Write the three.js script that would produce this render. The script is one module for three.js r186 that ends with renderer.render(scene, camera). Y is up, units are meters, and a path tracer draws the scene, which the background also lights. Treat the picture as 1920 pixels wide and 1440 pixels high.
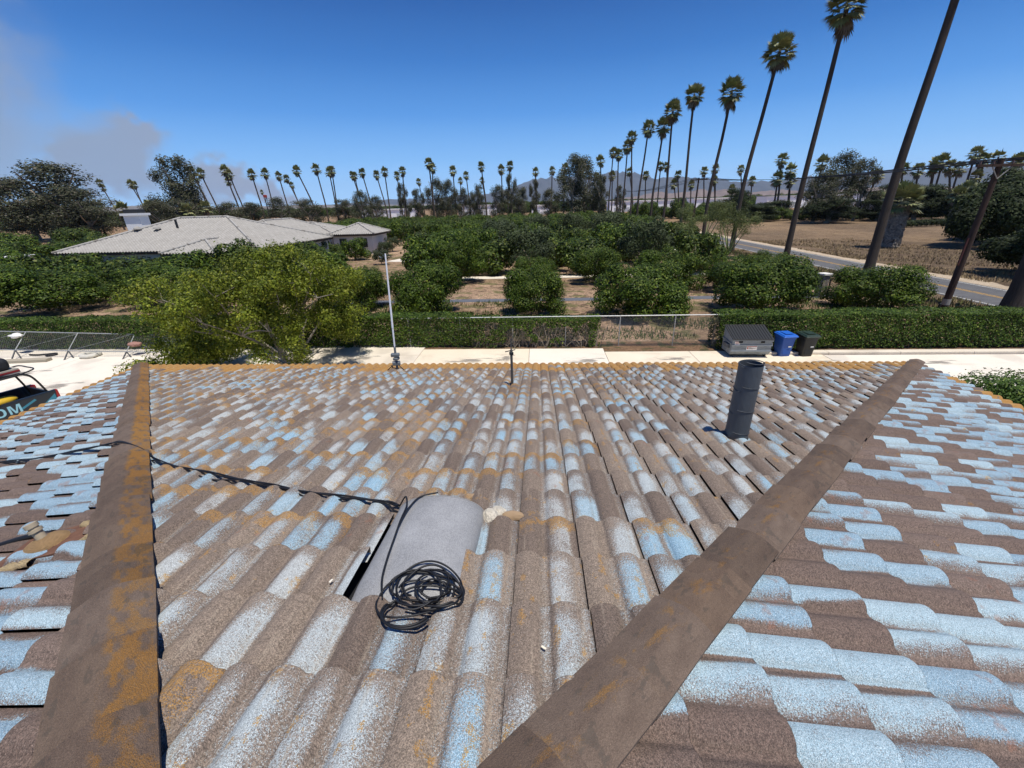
import * as THREE from 'three';
import { mergeGeometries, mergeVertices, toCreasedNormals } from 'three/addons/utils/BufferGeometryUtils.js';
import { RoundedBoxGeometry } from 'three/addons/geometries/RoundedBoxGeometry.js';

// ---------------------------------------------------------------- camera, sky, sun, exposure
const D2R = Math.PI / 180;
const scene = new THREE.Scene();
const camera = new THREE.PerspectiveCamera(85.3, 4 / 3, 0.05, 40000);
camera.position.set(0, 6.6, 0);
camera.rotation.order = 'YXZ';
camera.rotation.set(-23.374 * D2R, 3.902 * D2R, -1.616 * D2R);

const renderer = new THREE.WebGLRenderer({ antialias: true });
renderer.toneMapping = THREE.LinearToneMapping;
renderer.toneMappingExposure = 1.32;
renderer.shadowMap.enabled = true;

// seeded random numbers and lattice noise
function rng(seed) { let s = seed >>> 0; return () => { s = (s + 0x6d2b79f5) | 0; let t = Math.imul(s ^ (s >>> 15), 1 | s); t = (t + Math.imul(t ^ (t >>> 7), 61 | t)) ^ t; return ((t ^ (t >>> 14)) >>> 0) / 4294967296; }; }
const hash2 = (x, y) => { let h = Math.imul(x, 374761393) ^ Math.imul(y, 668265263); h = Math.imul(h ^ (h >>> 13), 1274126177); return ((h ^ (h >>> 16)) >>> 0) / 4294967296; };
const sst = (a, b, x) => { const t = Math.min(1, Math.max(0, (x - a) / (b - a))); return t * t * (3 - 2 * t); };
const mod = (a, n) => ((a % n) + n) % n;
function vnoise(x, y, p = 0) {   // value noise, repeating every p cells when p > 0
  const ix = Math.floor(x), iy = Math.floor(y), fx = x - ix, fy = y - iy, u = fx * fx * (3 - 2 * fx), v = fy * fy * (3 - 2 * fy);
  const g = (a, b) => (p ? hash2(mod(a, p), mod(b, p)) : hash2(a, b));
  const a = g(ix, iy), b = g(ix + 1, iy), c = g(ix, iy + 1), d = g(ix + 1, iy + 1);
  return a + (b - a) * u + (c - a) * v + (a - b - c + d) * u * v;
}
function fbm(x, y, o = 4, p = 0) { let s = 0, a = 0.5, n = 0; for (let i = 0; i < o; i++) { s += a * vnoise(x + i * 17.3 * (p ? 0 : 1), y + i * 9.1 * (p ? 0 : 1), p); n += a; x *= 2; y *= 2; p *= 2; a *= 0.5; } return s / n; }

// sky: clear deep blue, paler towards the horizon, brush-fire smoke drifting at the left
{
  const W = 2048, Hh = 1024, data = new Float32Array(W * Hh * 4);
  const stops = [[0, 0.38, 0.66, 1.0], [2.2, 0.31, 0.58, 0.95], [5, 0.19, 0.43, 0.80], [9.5, 0.08, 0.265, 0.64], [14.5, 0.035, 0.158, 0.465], [19.5, 0.018, 0.094, 0.325], [32, 0.013, 0.070, 0.255], [60, 0.009, 0.056, 0.225], [90, 0.008, 0.050, 0.205]];
  const puff = (az, el, ca, ce, ra, re, rot) => { const dx = az - ca, dy = el - ce, c = Math.cos(rot), s = Math.sin(rot), x = (dx * c + dy * s) / ra, y = (-dx * s + dy * c) / re; return Math.exp(-(x * x + y * y)); };
  for (let j = 0; j < Hh; j++) {
    const el = ((j + 0.5) / Hh - 0.5) * 180, e = Math.max(0, el);
    let k = 0; while (k < stops.length - 2 && e > stops[k + 1][0]) k++;
    const a = stops[k], b = stops[k + 1], t = Math.min(1, (e - a[0]) / (b[0] - a[0]));
    for (let i = 0; i < W; i++) {
      const ang = ((i + 0.5) / W - 0.5) * 2 * Math.PI;           // atan2(z, x)
      const az = Math.atan2(Math.cos(ang), -Math.sin(ang)) / D2R; // from -z towards +x
      let c = [0, 1, 2].map((q) => a[q + 1] + (b[q + 1] - a[q + 1]) * t);
      if (az > -85 && az < -18 && el > -1 && el < 24) {
        const n1 = fbm(az * 0.28 + 40, el * 0.42 + 3, 6), n2 = fbm(az * 1.1 + 7, el * 1.3 + 60, 5);
        const wx = az + (n1 - 0.5) * 6 + (n2 - 0.5) * 2, wy = el + (n2 - 0.5) * 3;
        const body = 1.25 * puff(wx, wy, -44.0, 4.4, 3.9, 3.0, 0.1) + 0.95 * puff(wx, wy, -41.6, 6.9, 1.9, 1.5, 0) + 1.2 * puff(wx, wy, -34.8, 3.4, 2.2, 1.8, -0.35) + 1.3 * puff(wx, wy, -31, 1.6, 2.9, 1.15, -0.4) + 0.7 * puff(wx, wy, -37.5, 1.4, 2.6, 1.0, 0);
        const veil = 0.95 * puff(wx, wy, -51.5, 8.5, 4.6, 8, -0.35) + 0.5 * puff(wx, wy, -60, 5, 9, 6, 0);
        const m = Math.min(0.9, 0.88 * sst(0.10, 0.85, body * (0.5 + 0.9 * n2)) + 0.75 * sst(0.04, 0.8, veil * (0.5 + 0.9 * n1)));
        const hot = sst(-45, -30, az), sm = [0.235 + 0.04 * hot, 0.285, 0.385 - 0.035 * hot];
        c = c.map((v, q) => v + (sm[q] - v) * m);
      }
      const o = (j * W + i) * 4; data[o] = c[0]; data[o + 1] = c[1]; data[o + 2] = c[2]; data[o + 3] = 1;
    }
  }
  const sky = new THREE.DataTexture(data, W, Hh, THREE.RGBAFormat, THREE.FloatType);
  sky.mapping = THREE.EquirectangularReflectionMapping; sky.magFilter = THREE.LinearFilter; sky.needsUpdate = true;
  scene.background = sky; scene.environment = sky;
}
const sun = new THREE.DirectionalLight(new THREE.Color(1.0, 0.955, 0.88), 3.7);
sun.name = 'sun';
sun.position.set(30, 160, 34); sun.target.position.set(0, 0, -20);
sun.position.add(sun.target.position);
sun.castShadow = true; sun.shadow.mapSize.set(4096, 4096);
Object.assign(sun.shadow.camera, { left: -120, right: 120, top: 140, bottom: -140, near: 1, far: 500 });
scene.add(sun, sun.target);
scene.fog = new THREE.FogExp2(new THREE.Color(0.62, 0.78, 1.0), 0.00005);

// ---------------------------------------------------------------- helpers
const used = {};
function numbered(n) { const k = used[n] = (used[n] ?? -1) + 1; return k ? `${n}_${String(k).padStart(3, '0')}` : n; }
function shade(o) { o.traverse((m) => { if (m.isMesh) { m.castShadow = true; m.receiveShadow = true; } }); return o; }
function tag(o, label, category, group, kind) { o.name = numbered(o.name); if (label) o.userData.label = label; if (category) o.userData.category = category; if (group) o.userData.group = group; if (kind) o.userData.kind = kind; scene.add(o); return shade(o); }
function thing(name, label, category, [x, y, z] = [0, 0, 0], turn = 0, group) { const o = new THREE.Group(); o.name = name; o.position.set(x, y, z); o.rotation.y = turn; return tag(o, label, category, group); }
function part(name, geo, mat, parent) { const m = new THREE.Mesh(Array.isArray(geo) ? join(geo) : geo, mat); m.name = name; m.castShadow = m.receiveShadow = true; parent.add(m); return m; }
function struct(name, geo, mat) { const m = new THREE.Mesh(Array.isArray(geo) ? join(geo) : geo, mat); m.name = name; m.castShadow = m.receiveShadow = true; return tag(m, undefined, undefined, undefined, 'structure'); }
function join(list) {
  list = list.map((g) => { g = g.index ? g.toNonIndexed() : g; for (const k of Object.keys(g.attributes)) if (!['position', 'normal', 'uv'].includes(k)) g.deleteAttribute(k); if (!g.attributes.uv) g.setAttribute('uv', new THREE.BufferAttribute(new Float32Array(g.attributes.position.count * 2), 2)); if (!g.attributes.normal) g.computeVertexNormals(); return g; });
  return list.length === 1 ? list[0] : mergeGeometries(list);
}
const V = (x, y, z) => new THREE.Vector3(x, y, z);
function box(w, h, d, x = 0, y = 0, z = 0, ry = 0, r = 0) { const g = r ? new RoundedBoxGeometry(w, h, d, 2, r) : new THREE.BoxGeometry(w, h, d); if (ry) g.rotateY(ry); return g.translate(x, y, z); }
function bar(a, b, r, r2 = r, seg = 8) { const d = b.clone().sub(a), L = d.length(), g = new THREE.CylinderGeometry(r2, r, L, seg); g.translate(0, L / 2, 0); g.applyQuaternion(new THREE.Quaternion().setFromUnitVectors(V(0, 1, 0), d.normalize())); return g.translate(a.x, a.y, a.z); }
function tube(pts, r, n = 40, seg = 6, closed = false) { return new THREE.TubeGeometry(new THREE.CatmullRomCurve3(pts, closed), n, r, seg, closed); }
function quad(a, b, c, d) { const g = new THREE.BufferGeometry(); g.setAttribute('position', new THREE.Float32BufferAttribute([...a, ...b, ...c, ...a, ...c, ...d], 3)); g.setAttribute('uv', new THREE.Float32BufferAttribute([0, 0, 1, 0, 1, 1, 0, 0, 1, 1, 0, 1], 2)); g.computeVertexNormals(); return g; }
function planUV(g, s = 1) { const p = g.attributes.position, uv = new Float32Array(p.count * 2); for (let i = 0; i < p.count; i++) { uv[2 * i] = p.getX(i) * s; uv[2 * i + 1] = p.getZ(i) * s; } g.setAttribute('uv', new THREE.BufferAttribute(uv, 2)); return g; }
function sheet(x0, x1, z0, z1, y, nx = 1, nz = 1) { const g = new THREE.PlaneGeometry(x1 - x0, z1 - z0, nx, nz); g.rotateX(-Math.PI / 2); g.translate((x0 + x1) / 2, y, (z0 + z1) / 2); return planUV(g); }
function tex(w, h, fn, srgb = true) {
  const d = new Uint8Array(w * h * 4);
  for (let y = 0; y < h; y++) for (let x = 0; x < w; x++) { const c = fn(x / w, y / h, x, y), o = (y * w + x) * 4; for (let q = 0; q < 3; q++) d[o + q] = Math.max(0, Math.min(255, c.length ? c[q] : c)); d[o + 3] = 255; }
  const t = new THREE.DataTexture(d, w, h); t.wrapS = t.wrapT = THREE.RepeatWrapping; t.magFilter = THREE.LinearFilter; if (srgb) t.colorSpace = THREE.SRGBColorSpace; t.needsUpdate = true; return t;
}
const rep = (t, x, y = x) => { const c = t.clone(); c.repeat.set(x, y); c.needsUpdate = true; return c; };
const mixc = (a, b, t) => [a[0] + (b[0] - a[0]) * t, a[1] + (b[1] - a[1]) * t, a[2] + (b[2] - a[2]) * t];
const std = (hex, rough = 0.8, extra = {}) => new THREE.MeshStandardMaterial({ color: hex, roughness: rough, ...extra });
const grain = tex(512, 512, (u, v, x, y) => 255 * (0.55 * hash2(x >> 1, y >> 1) + 0.45 * vnoise(u * 128, v * 128, 128)), false);
const softGrain = tex(512, 512, (u, v) => 255 * fbm(u * 16, v * 16, 5, 16), false);
// ---------------------------------------------------------------- the ground and what is laid on it (x right, -z away from the house, metres)
const soilTex = tex(1024, 1024, (u, v, x, y) => { const a = fbm(u * 8, v * 8, 5, 8), b = fbm(u * 64, v * 64, 3, 64), s = hash2(x, y); let c = mixc([128, 98, 72], [168, 134, 100], a); c = mixc(c, [96, 92, 58], sst(0.52, 0.7, fbm(u * 14 + 3, v * 14, 4, 14))); return c.map((k) => k * (0.74 + 0.36 * b + 0.16 * s)); });
struct('ground', sheet(-9500, 9500, -10500, 3000, 0), new THREE.MeshStandardMaterial({ map: rep(soilTex, 1 / 11), bumpMap: rep(grain, 1 / 2), bumpScale: 0.02, roughness: 1 }));
const mulchTex = tex(1024, 1024, (u, v, x, y) => {
  const a = fbm(u * 6, v * 6, 5, 6), chip = vnoise(u * 150 + 6 * vnoise(u * 40, v * 40, 40), v * 150, 150), g = sst(0.5, 0.66, fbm(u * 9 + 5, v * 9 + 1, 5, 9));
  let c = mixc([168, 134, 106], [224, 190, 156], a * 0.6 + chip * 0.55); c = mixc(c, [130, 106, 82], sst(0.62, 0.8, fbm(u * 22, v * 22, 3, 22))); c = mixc(c, [92, 104, 46], g * 0.5);
  return c.map((k) => k * (0.72 + 0.3 * chip + 0.14 * hash2(x, y)));
});
function mottle(g, a, b, sc, seed) { const p = g.attributes.position, c = new Float32Array(p.count * 3); for (let i = 0; i < p.count; i++) { const n = fbm(p.getX(i) * sc + seed, p.getZ(i) * sc + seed, 4), t = sst(0.3, 0.7, n); for (let q = 0; q < 3; q++) c[i * 3 + q] = a[q] + (b[q] - a[q]) * t; } g.setAttribute('color', new THREE.BufferAttribute(c, 3)); return g; }
struct('orchard_floor', mottle(sheet(-62, 26.4, -104, -19.75, 0.012, 160, 150), [0.62, 0.62, 0.55], [1, 1, 1], 0.22, 5), new THREE.MeshStandardMaterial({ vertexColors: true, map: rep(mulchTex, 1 / 9), bumpMap: rep(grain, 1 / 1.6), bumpScale: 0.05, roughness: 1 }));
const dryTex = tex(1024, 1024, (u, v, x, y) => {
  const a = fbm(u * 5, v * 9, 5, 1) * 0 + fbm(u * 6, v * 6, 5, 6), st = fbm(u * 8, v * 64, 4, 8), cl = sst(0.45, 0.72, fbm(u * 30, v * 30, 3, 30));
  let c = mixc([134, 112, 86], [172, 146, 114], a); c = mixc(c, [190, 166, 128], sst(0.55, 0.75, st) * 0.7); c = mixc(c, [104, 84, 62], cl * 0.4);
  return c.map((k) => k * (0.78 + 0.32 * hash2(x, y)));
});
struct('dry_field', mottle(sheet(34.6, 150, -150, -16, 0.016, 150, 170), [0.72, 0.7, 0.68], [1.1, 1.06, 1.0], 0.09, 9), new THREE.MeshStandardMaterial({ vertexColors: true, map: rep(dryTex, 1 / 16), bumpMap: rep(grain, 1 / 2.4), bumpScale: 0.08, roughness: 1 }));
const sandTex = tex(512, 512, (u, v, x, y) => mixc([176, 156, 130], [212, 194, 168], fbm(u * 8, v * 8, 5, 8)).map((k) => k * (0.86 + 0.2 * hash2(x, y))));
const sandMat = new THREE.MeshStandardMaterial({ map: rep(sandTex, 1 / 3), roughness: 1, bumpMap: rep(grain, 1 / 1.5), bumpScale: 0.02 });
function strip(x0, x1, z0, z1, y, wob, seed, n = 90) {   // a long strip with wandering edges
  const p = [], ix = []; for (let i = 0; i <= n; i++) { const z = z0 + (z1 - z0) * i / n; p.push(x0 + (vnoise(z * 0.6, seed) - 0.5) * wob, y, z, x1 + (vnoise(z * 0.45, seed + 9) - 0.5) * wob, y, z); if (i < n) { const a = i * 2; ix.push(a, a + 1, a + 3, a, a + 3, a + 2); } }
  const g = new THREE.BufferGeometry(); g.setAttribute('position', new THREE.Float32BufferAttribute(p, 3)); g.setIndex(z1 > z0 ? ix.reverse() : ix); g.computeVertexNormals(); return planUV(g);
}
struct('sandy_shoulder', strip(33.2, 35.1, -230, -8, 0.024, 0.9, 3, 200), sandMat);
struct('near_verge', strip(26.2, 28.3, -230, -8, 0.02, 0.4, 8, 200), new THREE.MeshStandardMaterial({ map: rep(dryTex, 1 / 7), roughness: 1, bumpMap: rep(grain, 0.6), bumpScale: 0.05 }));
const asphaltTex = tex(1024, 1024, (u, v, x, y) => { const a = fbm(u * 10, v * 10, 5, 10), s = hash2(x, y); return mixc([84, 84, 86], [108, 107, 106], a).map((k) => k * (0.86 + 0.22 * s)); });
struct('road', sheet(28, 33.5, -420, -4, 0.03), new THREE.MeshStandardMaterial({ map: rep(asphaltTex, 1 / 5), roughness: 0.95, bumpMap: rep(grain, 1), bumpScale: 0.006 }));
const paintTex = (base) => tex(256, 256, (u, v, x, y) => mixc(base, [104, 102, 98], 0.75 * sst(0.5, 0.78, fbm(u * 24, v * 24, 4, 24))).map((k) => k * (0.92 + 0.1 * hash2(x, y))));
const whitePaint = new THREE.MeshStandardMaterial({ map: rep(paintTex([206, 204, 196]), 0.5), roughness: 0.8 }), yellowPaint = new THREE.MeshStandardMaterial({ map: rep(paintTex([196, 150, 62]), 0.5), roughness: 0.8 });
struct('road_edge_line', [sheet(28.25, 28.38, -300, -4, 0.034), sheet(33.1, 33.23, -300, -4, 0.034)], whitePaint);
struct('road_centre_line', [sheet(30.56, 30.68, -300, -4, 0.034), sheet(30.82, 30.94, -300, -4, 0.034)], yellowPaint);

// concrete driveway, cast in slabs
const concTex = tex(1024, 1024, (u, v, x, y) => {
  const a = fbm(u * 5, v * 5, 5, 5), st = sst(0.52, 0.76, fbm(u * 3 + 2, v * 12, 5, 1) * 0.0 + fbm(u * 7, v * 7 + 4, 5, 7)), dr = sst(0.56, 0.8, fbm(u * 4, v * 20, 4, 4));
  let c = mixc([222, 211, 194], [238, 230, 215], a); c = mixc(c, [182, 173, 160], st * 0.34); c = mixc(c, [198, 187, 170], dr * 0.3);
  return c.map((k) => k * (0.95 + 0.07 * hash2(x, y)));
});
const concMats = [0, 1, 2].map((i) => { const t = rep(concTex, 1 / 7); t.offset.set(i * 0.37, i * 0.61); return new THREE.MeshStandardMaterial({ map: t, roughness: 0.92, bumpMap: rep(grain, 1), bumpScale: 0.003, color: [0xffffff, 0xf6f4f0, 0xfbf6ec][i] }); });
const drive = new THREE.Group(); drive.name = 'driveway'; tag(drive, undefined, undefined, undefined, 'structure');
{
  const xs = [-41, -34.9, -28.8, -22.9, -17.1, -11.4, -5.7, -0.42, 3.15, 7.05, 12.7, 18.6, 24.2], zs = [-3, -9.4, -14.2, -19.1];
  const R = rng(5);
  for (let i = 0; i < xs.length - 1; i++) for (let j = 0; j < zs.length - 1; j++) {
    const far = j === 2 ? (xs[i] < -5.8 ? -20.2 : xs[i] > 12 ? -18.35 : xs[i] > 3 ? -19.0 : -19.5) : zs[j + 1];
    if (xs[i] > -9.6 && xs[i + 1] < 7.9 && j === 0) continue;      // under the house
    const g = box(xs[i + 1] - xs[i] - 0.02, 0.1, zs[j] - far - 0.02, (xs[i] + xs[i + 1]) / 2, -0.012 + R() * 0.006, (zs[j] + far) / 2); planUV(g);
    part('slab', g, concMats[Math.floor(R() * 3)], drive);
  }
  const stainM = new THREE.MeshStandardMaterial({ color: 0x8c867e, roughness: 0.9, transparent: true, alphaMap: tex(256, 256, (u, v) => { const d = Math.hypot(u - 0.5, v - 0.5) * 2, n = fbm(u * 5, v * 9, 5); return 255 * sst(0.5, 0.85, n + 0.28 - d * 0.45) * sst(1, 0.75, d) * 0.6; }, false) });
  for (const [x, z, w, d] of [[-3.4, -17.9, 3.6, 1.3], [-1.6, -18.2, 1.4, 1.9], [2.0, -17.8, 2.8, 1.4], [11.9, -17.5, 3.0, 0.9], [-20.5, -15, 3, 1.8], [-8.5, -18.3, 2.6, 1.2], [6.0, -18.0, 2.4, 1.0], [16.5, -17.4, 3, 1.0], [-24, -16.4, 4, 2], [-19.5, -17.6, 2.6, 1.3]]) { const g = new THREE.PlaneGeometry(w, d); g.rotateX(-Math.PI / 2); part('stain', g.translate(x, 0.047, z), stainM, drive); }
}
const kerb = new THREE.Group(); kerb.name = 'kerb'; tag(kerb, undefined, undefined, undefined, 'structure');
for (let x = 9.9; x < 30; x += 3.05) part('kerb_stone', planUV(box(3.04, 0.26, 0.34, x + 1.52, 0.03, -18.56, 0, 0.02)), concMats[1], kerb);
struct('soil_bed', sheet(-40, 27, -20.6, -18.72, 0.02), new THREE.MeshStandardMaterial({ map: rep(soilTex, 1 / 5), roughness: 1, bumpMap: rep(grain, 1), bumpScale: 0.04 }));
{ // curving concrete garden path by the neighbour's house, and a strip that crosses the orchard
  const s = new THREE.Shape(); s.moveTo(-21.5, 56); s.bezierCurveTo(-19.6, 60, -18.6, 63, -18.9, 66); s.bezierCurveTo(-19.2, 69, -20, 72, -22, 75); s.lineTo(-19.5, 76); s.bezierCurveTo(-17, 71, -16, 69, -15.9, 66); s.bezierCurveTo(-15.8, 62, -17, 58, -18.5, 55);
  const g = new THREE.ShapeGeometry(s, 20); g.rotateX(-Math.PI / 2); planUV(g.translate(1.3, 0.03, 0)); struct('garden_path', g, concMats[0]);
  struct('orchard_path', sheet(-12, 22, -42.1, -40.6, 0.03), concMats[1]);
  struct('irrigation_channel', strip(-16, 24, -31.4, -30.4, 0.02, 0, 1, 1), std(0x5c6068, 0.9));
}
// green grass strip between hedge and first orchard row
{
  const R = rng(77), n = 26000, P = [], C = [];
  for (let i = 0; i < n; i++) {
    const x = -16 + R() * 42, z = -(20.9 + R() * 9.4); const k = fbm(x * 0.35, z * 0.5, 3); if (k < 0.46 + 0.12 * R()) continue;
    const h = 0.08 + 0.2 * R(), a = R() * 6.28, w = 0.03, lx = (R() - 0.5) * 0.14, lz = (R() - 0.5) * 0.14, dx = Math.cos(a) * w, dz = Math.sin(a) * w, g = 0.75 + 0.5 * R(), d = k < 0.54 ? 1 : 0;
    P.push(x - dx, 0.01, z - dz, x + dx, 0.01, z + dz, x + lx, h, z + lz); const c = d ? [0.17 * g, 0.135 * g, 0.055 * g] : [0.075 * g, 0.12 * g, 0.024 * g]; C.push(...c, ...c, ...c);
  }
  const g = new THREE.BufferGeometry(); g.setAttribute('position', new THREE.Float32BufferAttribute(P, 3)); g.setAttribute('color', new THREE.Float32BufferAttribute(C, 3)); g.computeVertexNormals();
  const m = new THREE.Mesh(g, new THREE.MeshStandardMaterial({ vertexColors: true, roughness: 0.8, side: THREE.DoubleSide })); m.name = 'grass'; tag(m, 'grass and weeds growing between hedge and orchard', 'grass', undefined, 'stuff');
}
// dry grass along the road verge and the field's near edge
{
  const R = rng(78), P = [], C = [];
  for (let i = 0; i < 30000; i++) {
    const side = R() < 0.45, x = side ? 24.2 + R() * 3.4 : 34.9 + Math.pow(R(), 1.6) * 16, z = -(14 + R() * (side ? 46 : 60)); if (vnoise(x * 0.7, z * 0.5) < 0.35) continue;
    const h = 0.1 + 0.22 * R() * (side ? 1.3 : 1), a = R() * 6.28, w = 0.045, lx = (R() - 0.5) * 0.3, lz = (R() - 0.5) * 0.3, dx = Math.cos(a) * w, dz = Math.sin(a) * w, g = 0.8 + 0.5 * R();
    P.push(x - dx, 0.02, z - dz, x + dx, 0.02, z + dz, x + lx, h, z + lz); const gr = side && R() < 0.5; const c = gr ? [0.16 * g, 0.16 * g, 0.05 * g] : [0.26 * g, 0.19 * g, 0.1 * g]; C.push(...c, ...c, ...c);
  }
  const g = new THREE.BufferGeometry(); g.setAttribute('position', new THREE.Float32BufferAttribute(P, 3)); g.setAttribute('color', new THREE.Float32BufferAttribute(C, 3)); g.computeVertexNormals();
  const m = new THREE.Mesh(g, new THREE.MeshStandardMaterial({ vertexColors: true, roughness: 0.9, side: THREE.DoubleSide })); m.name = 'dry_grass'; tag(m, 'dry straw coloured grass along both sides of the road', 'dry grass', undefined, 'stuff');
}
// ---------------------------------------------------------------- mountains
function range(name, crest, R0, R1, R2, seed, cols, rough) {   // crest: [azimuth, elevation] in degrees as seen from here
  const na = 360, nr = 26, p = [], ix = [], col = [], a0 = crest[0][0], a1 = crest[crest.length - 1][0];
  for (let i = 0; i <= na; i++) {
    const az = a0 + (a1 - a0) * i / na; let k = 0; while (k < crest.length - 2 && az > crest[k + 1][0]) k++;
    const t = (az - crest[k][0]) / (crest[k + 1][0] - crest[k][0]), el = crest[k][1] + (crest[k + 1][1] - crest[k][1]) * t;
    for (let j = 0; j <= nr; j++) {
      const r = j / nr, rr = r < 0.7 ? R0 + (R1 - R0) * r / 0.7 : R1 + (R2 - R1) * (r - 0.7) / 0.3, f = r < 0.7 ? Math.pow(r / 0.7, 1.25) : 1 - (r - 0.7) / 0.3 * 0.6;
      const rid = 1 - Math.abs(2 * fbm(az * 0.9 + seed, r * 4 + seed, 4) - 1), fine = fbm(az * 3.5, r * 11 + seed, 4);
      const h = Math.max(-4, R1 * Math.tan(el * D2R) * (f * (1 - rough * (0.5 - 0.5 * rid) * (1 - Math.abs(r - 0.7) * 0.6)) + rough * 0.16 * (fine - 0.5) * f) + 6.6 * f - 3);
      p.push(Math.sin(az * D2R) * rr, h, -Math.cos(az * D2R) * rr);
      const c = mixc(cols[0], cols[1], Math.min(1, Math.max(0, rid * 0.8 + fine * 0.9 - 0.55))); col.push(...c);
      if (i < na && j < nr) { const a = i * (nr + 1) + j, b = a + nr + 1; ix.push(a, a + 1, b, b, a + 1, b + 1); }
    }
  }
  const g = new THREE.BufferGeometry(); g.setAttribute('position', new THREE.Float32BufferAttribute(p, 3)); g.setAttribute('color', new THREE.Float32BufferAttribute(col, 3)); g.setIndex(ix); g.computeVertexNormals();
  struct(name, g, new THREE.MeshStandardMaterial({ vertexColors: true, roughness: 1, side: THREE.DoubleSide }));
}
range('far_mountain', [[-60, 0.4], [-45, 0.5], [-32, 0.45], [-25, 0.5], [-20, 0.9], [-17.6, 1.0], [-13, 0.9], [-9.9, 1.25], [-6, 1.3], [-3.2, 1.95], [-0.5, 2.8], [2, 3.25], [4, 3.0], [6, 2.9], [8, 3.2], [9.7, 3.45], [11, 3.3], [12.2, 2.95], [13.5, 2.7], [15.2, 2.4], [17.5, 2.5], [19.8, 2.2], [22.6, 1.8], [24.5, 1.75], [26.2, 1.6], [28, 1.9], [30, 1.95], [33, 1.8], [34.8, 2.05], [36.2, 2.2], [38.9, 1.75], [42, 2.1], [45, 2.4], [52, 2.2], [62, 1.8]], 6800, 9000, 10500, 4, [[0.034, 0.042, 0.05], [0.085, 0.085, 0.088]], 0.5);
range('foothill', [[5, 0.1], [9, 0.2], [12, 0.5], [14.5, 0.95], [16, 0.7], [17.5, 0.85], [19, 1.15], [20.3, 0.8], [21.5, 1.0], [24, 0.5], [27, 0.75], [30, 0.35], [33, 0.55], [38, 0.7], [41, 0.35], [46, 0.6], [56, 0.4]], 3600, 4700, 5300, 11, [[0.13, 0.092, 0.07], [0.235, 0.165, 0.125]], 0.5);
range('hazy_hill', [[-62, 0.9], [-52, 1.0], [-47, 0.75], [-42, 0.9], [-38, 0.6], [-33, 0.5], [-28, 0.55], [-20, 0.35], [-12, 0.3]], 3800, 4800, 5400, 21, [[0.13, 0.115, 0.095], [0.22, 0.19, 0.155]], 0.4);
// ---------------------------------------------------------------- the house underfoot: hip roof of double-roll tiles
const T = 0.2294, ALPHA = Math.atan(T), CA = Math.cos(ALPHA), SA = Math.sin(ALPHA);
const XR = -0.704, FA = 0.043, YA = 6.6 - 1.347, RUN = 8.56;            // ridge end (apex): x, distance ahead, height; plan run to the eave
const TW = 0.325, EX = 0.35;                                            // tile pitch across, exposure in plan
const roofY = (s) => YA - T * s;
const HS = 0.15, HK = (RUN - HS) / RUN;                                    // the right hip starts a hand to the right of the ridge end

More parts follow.
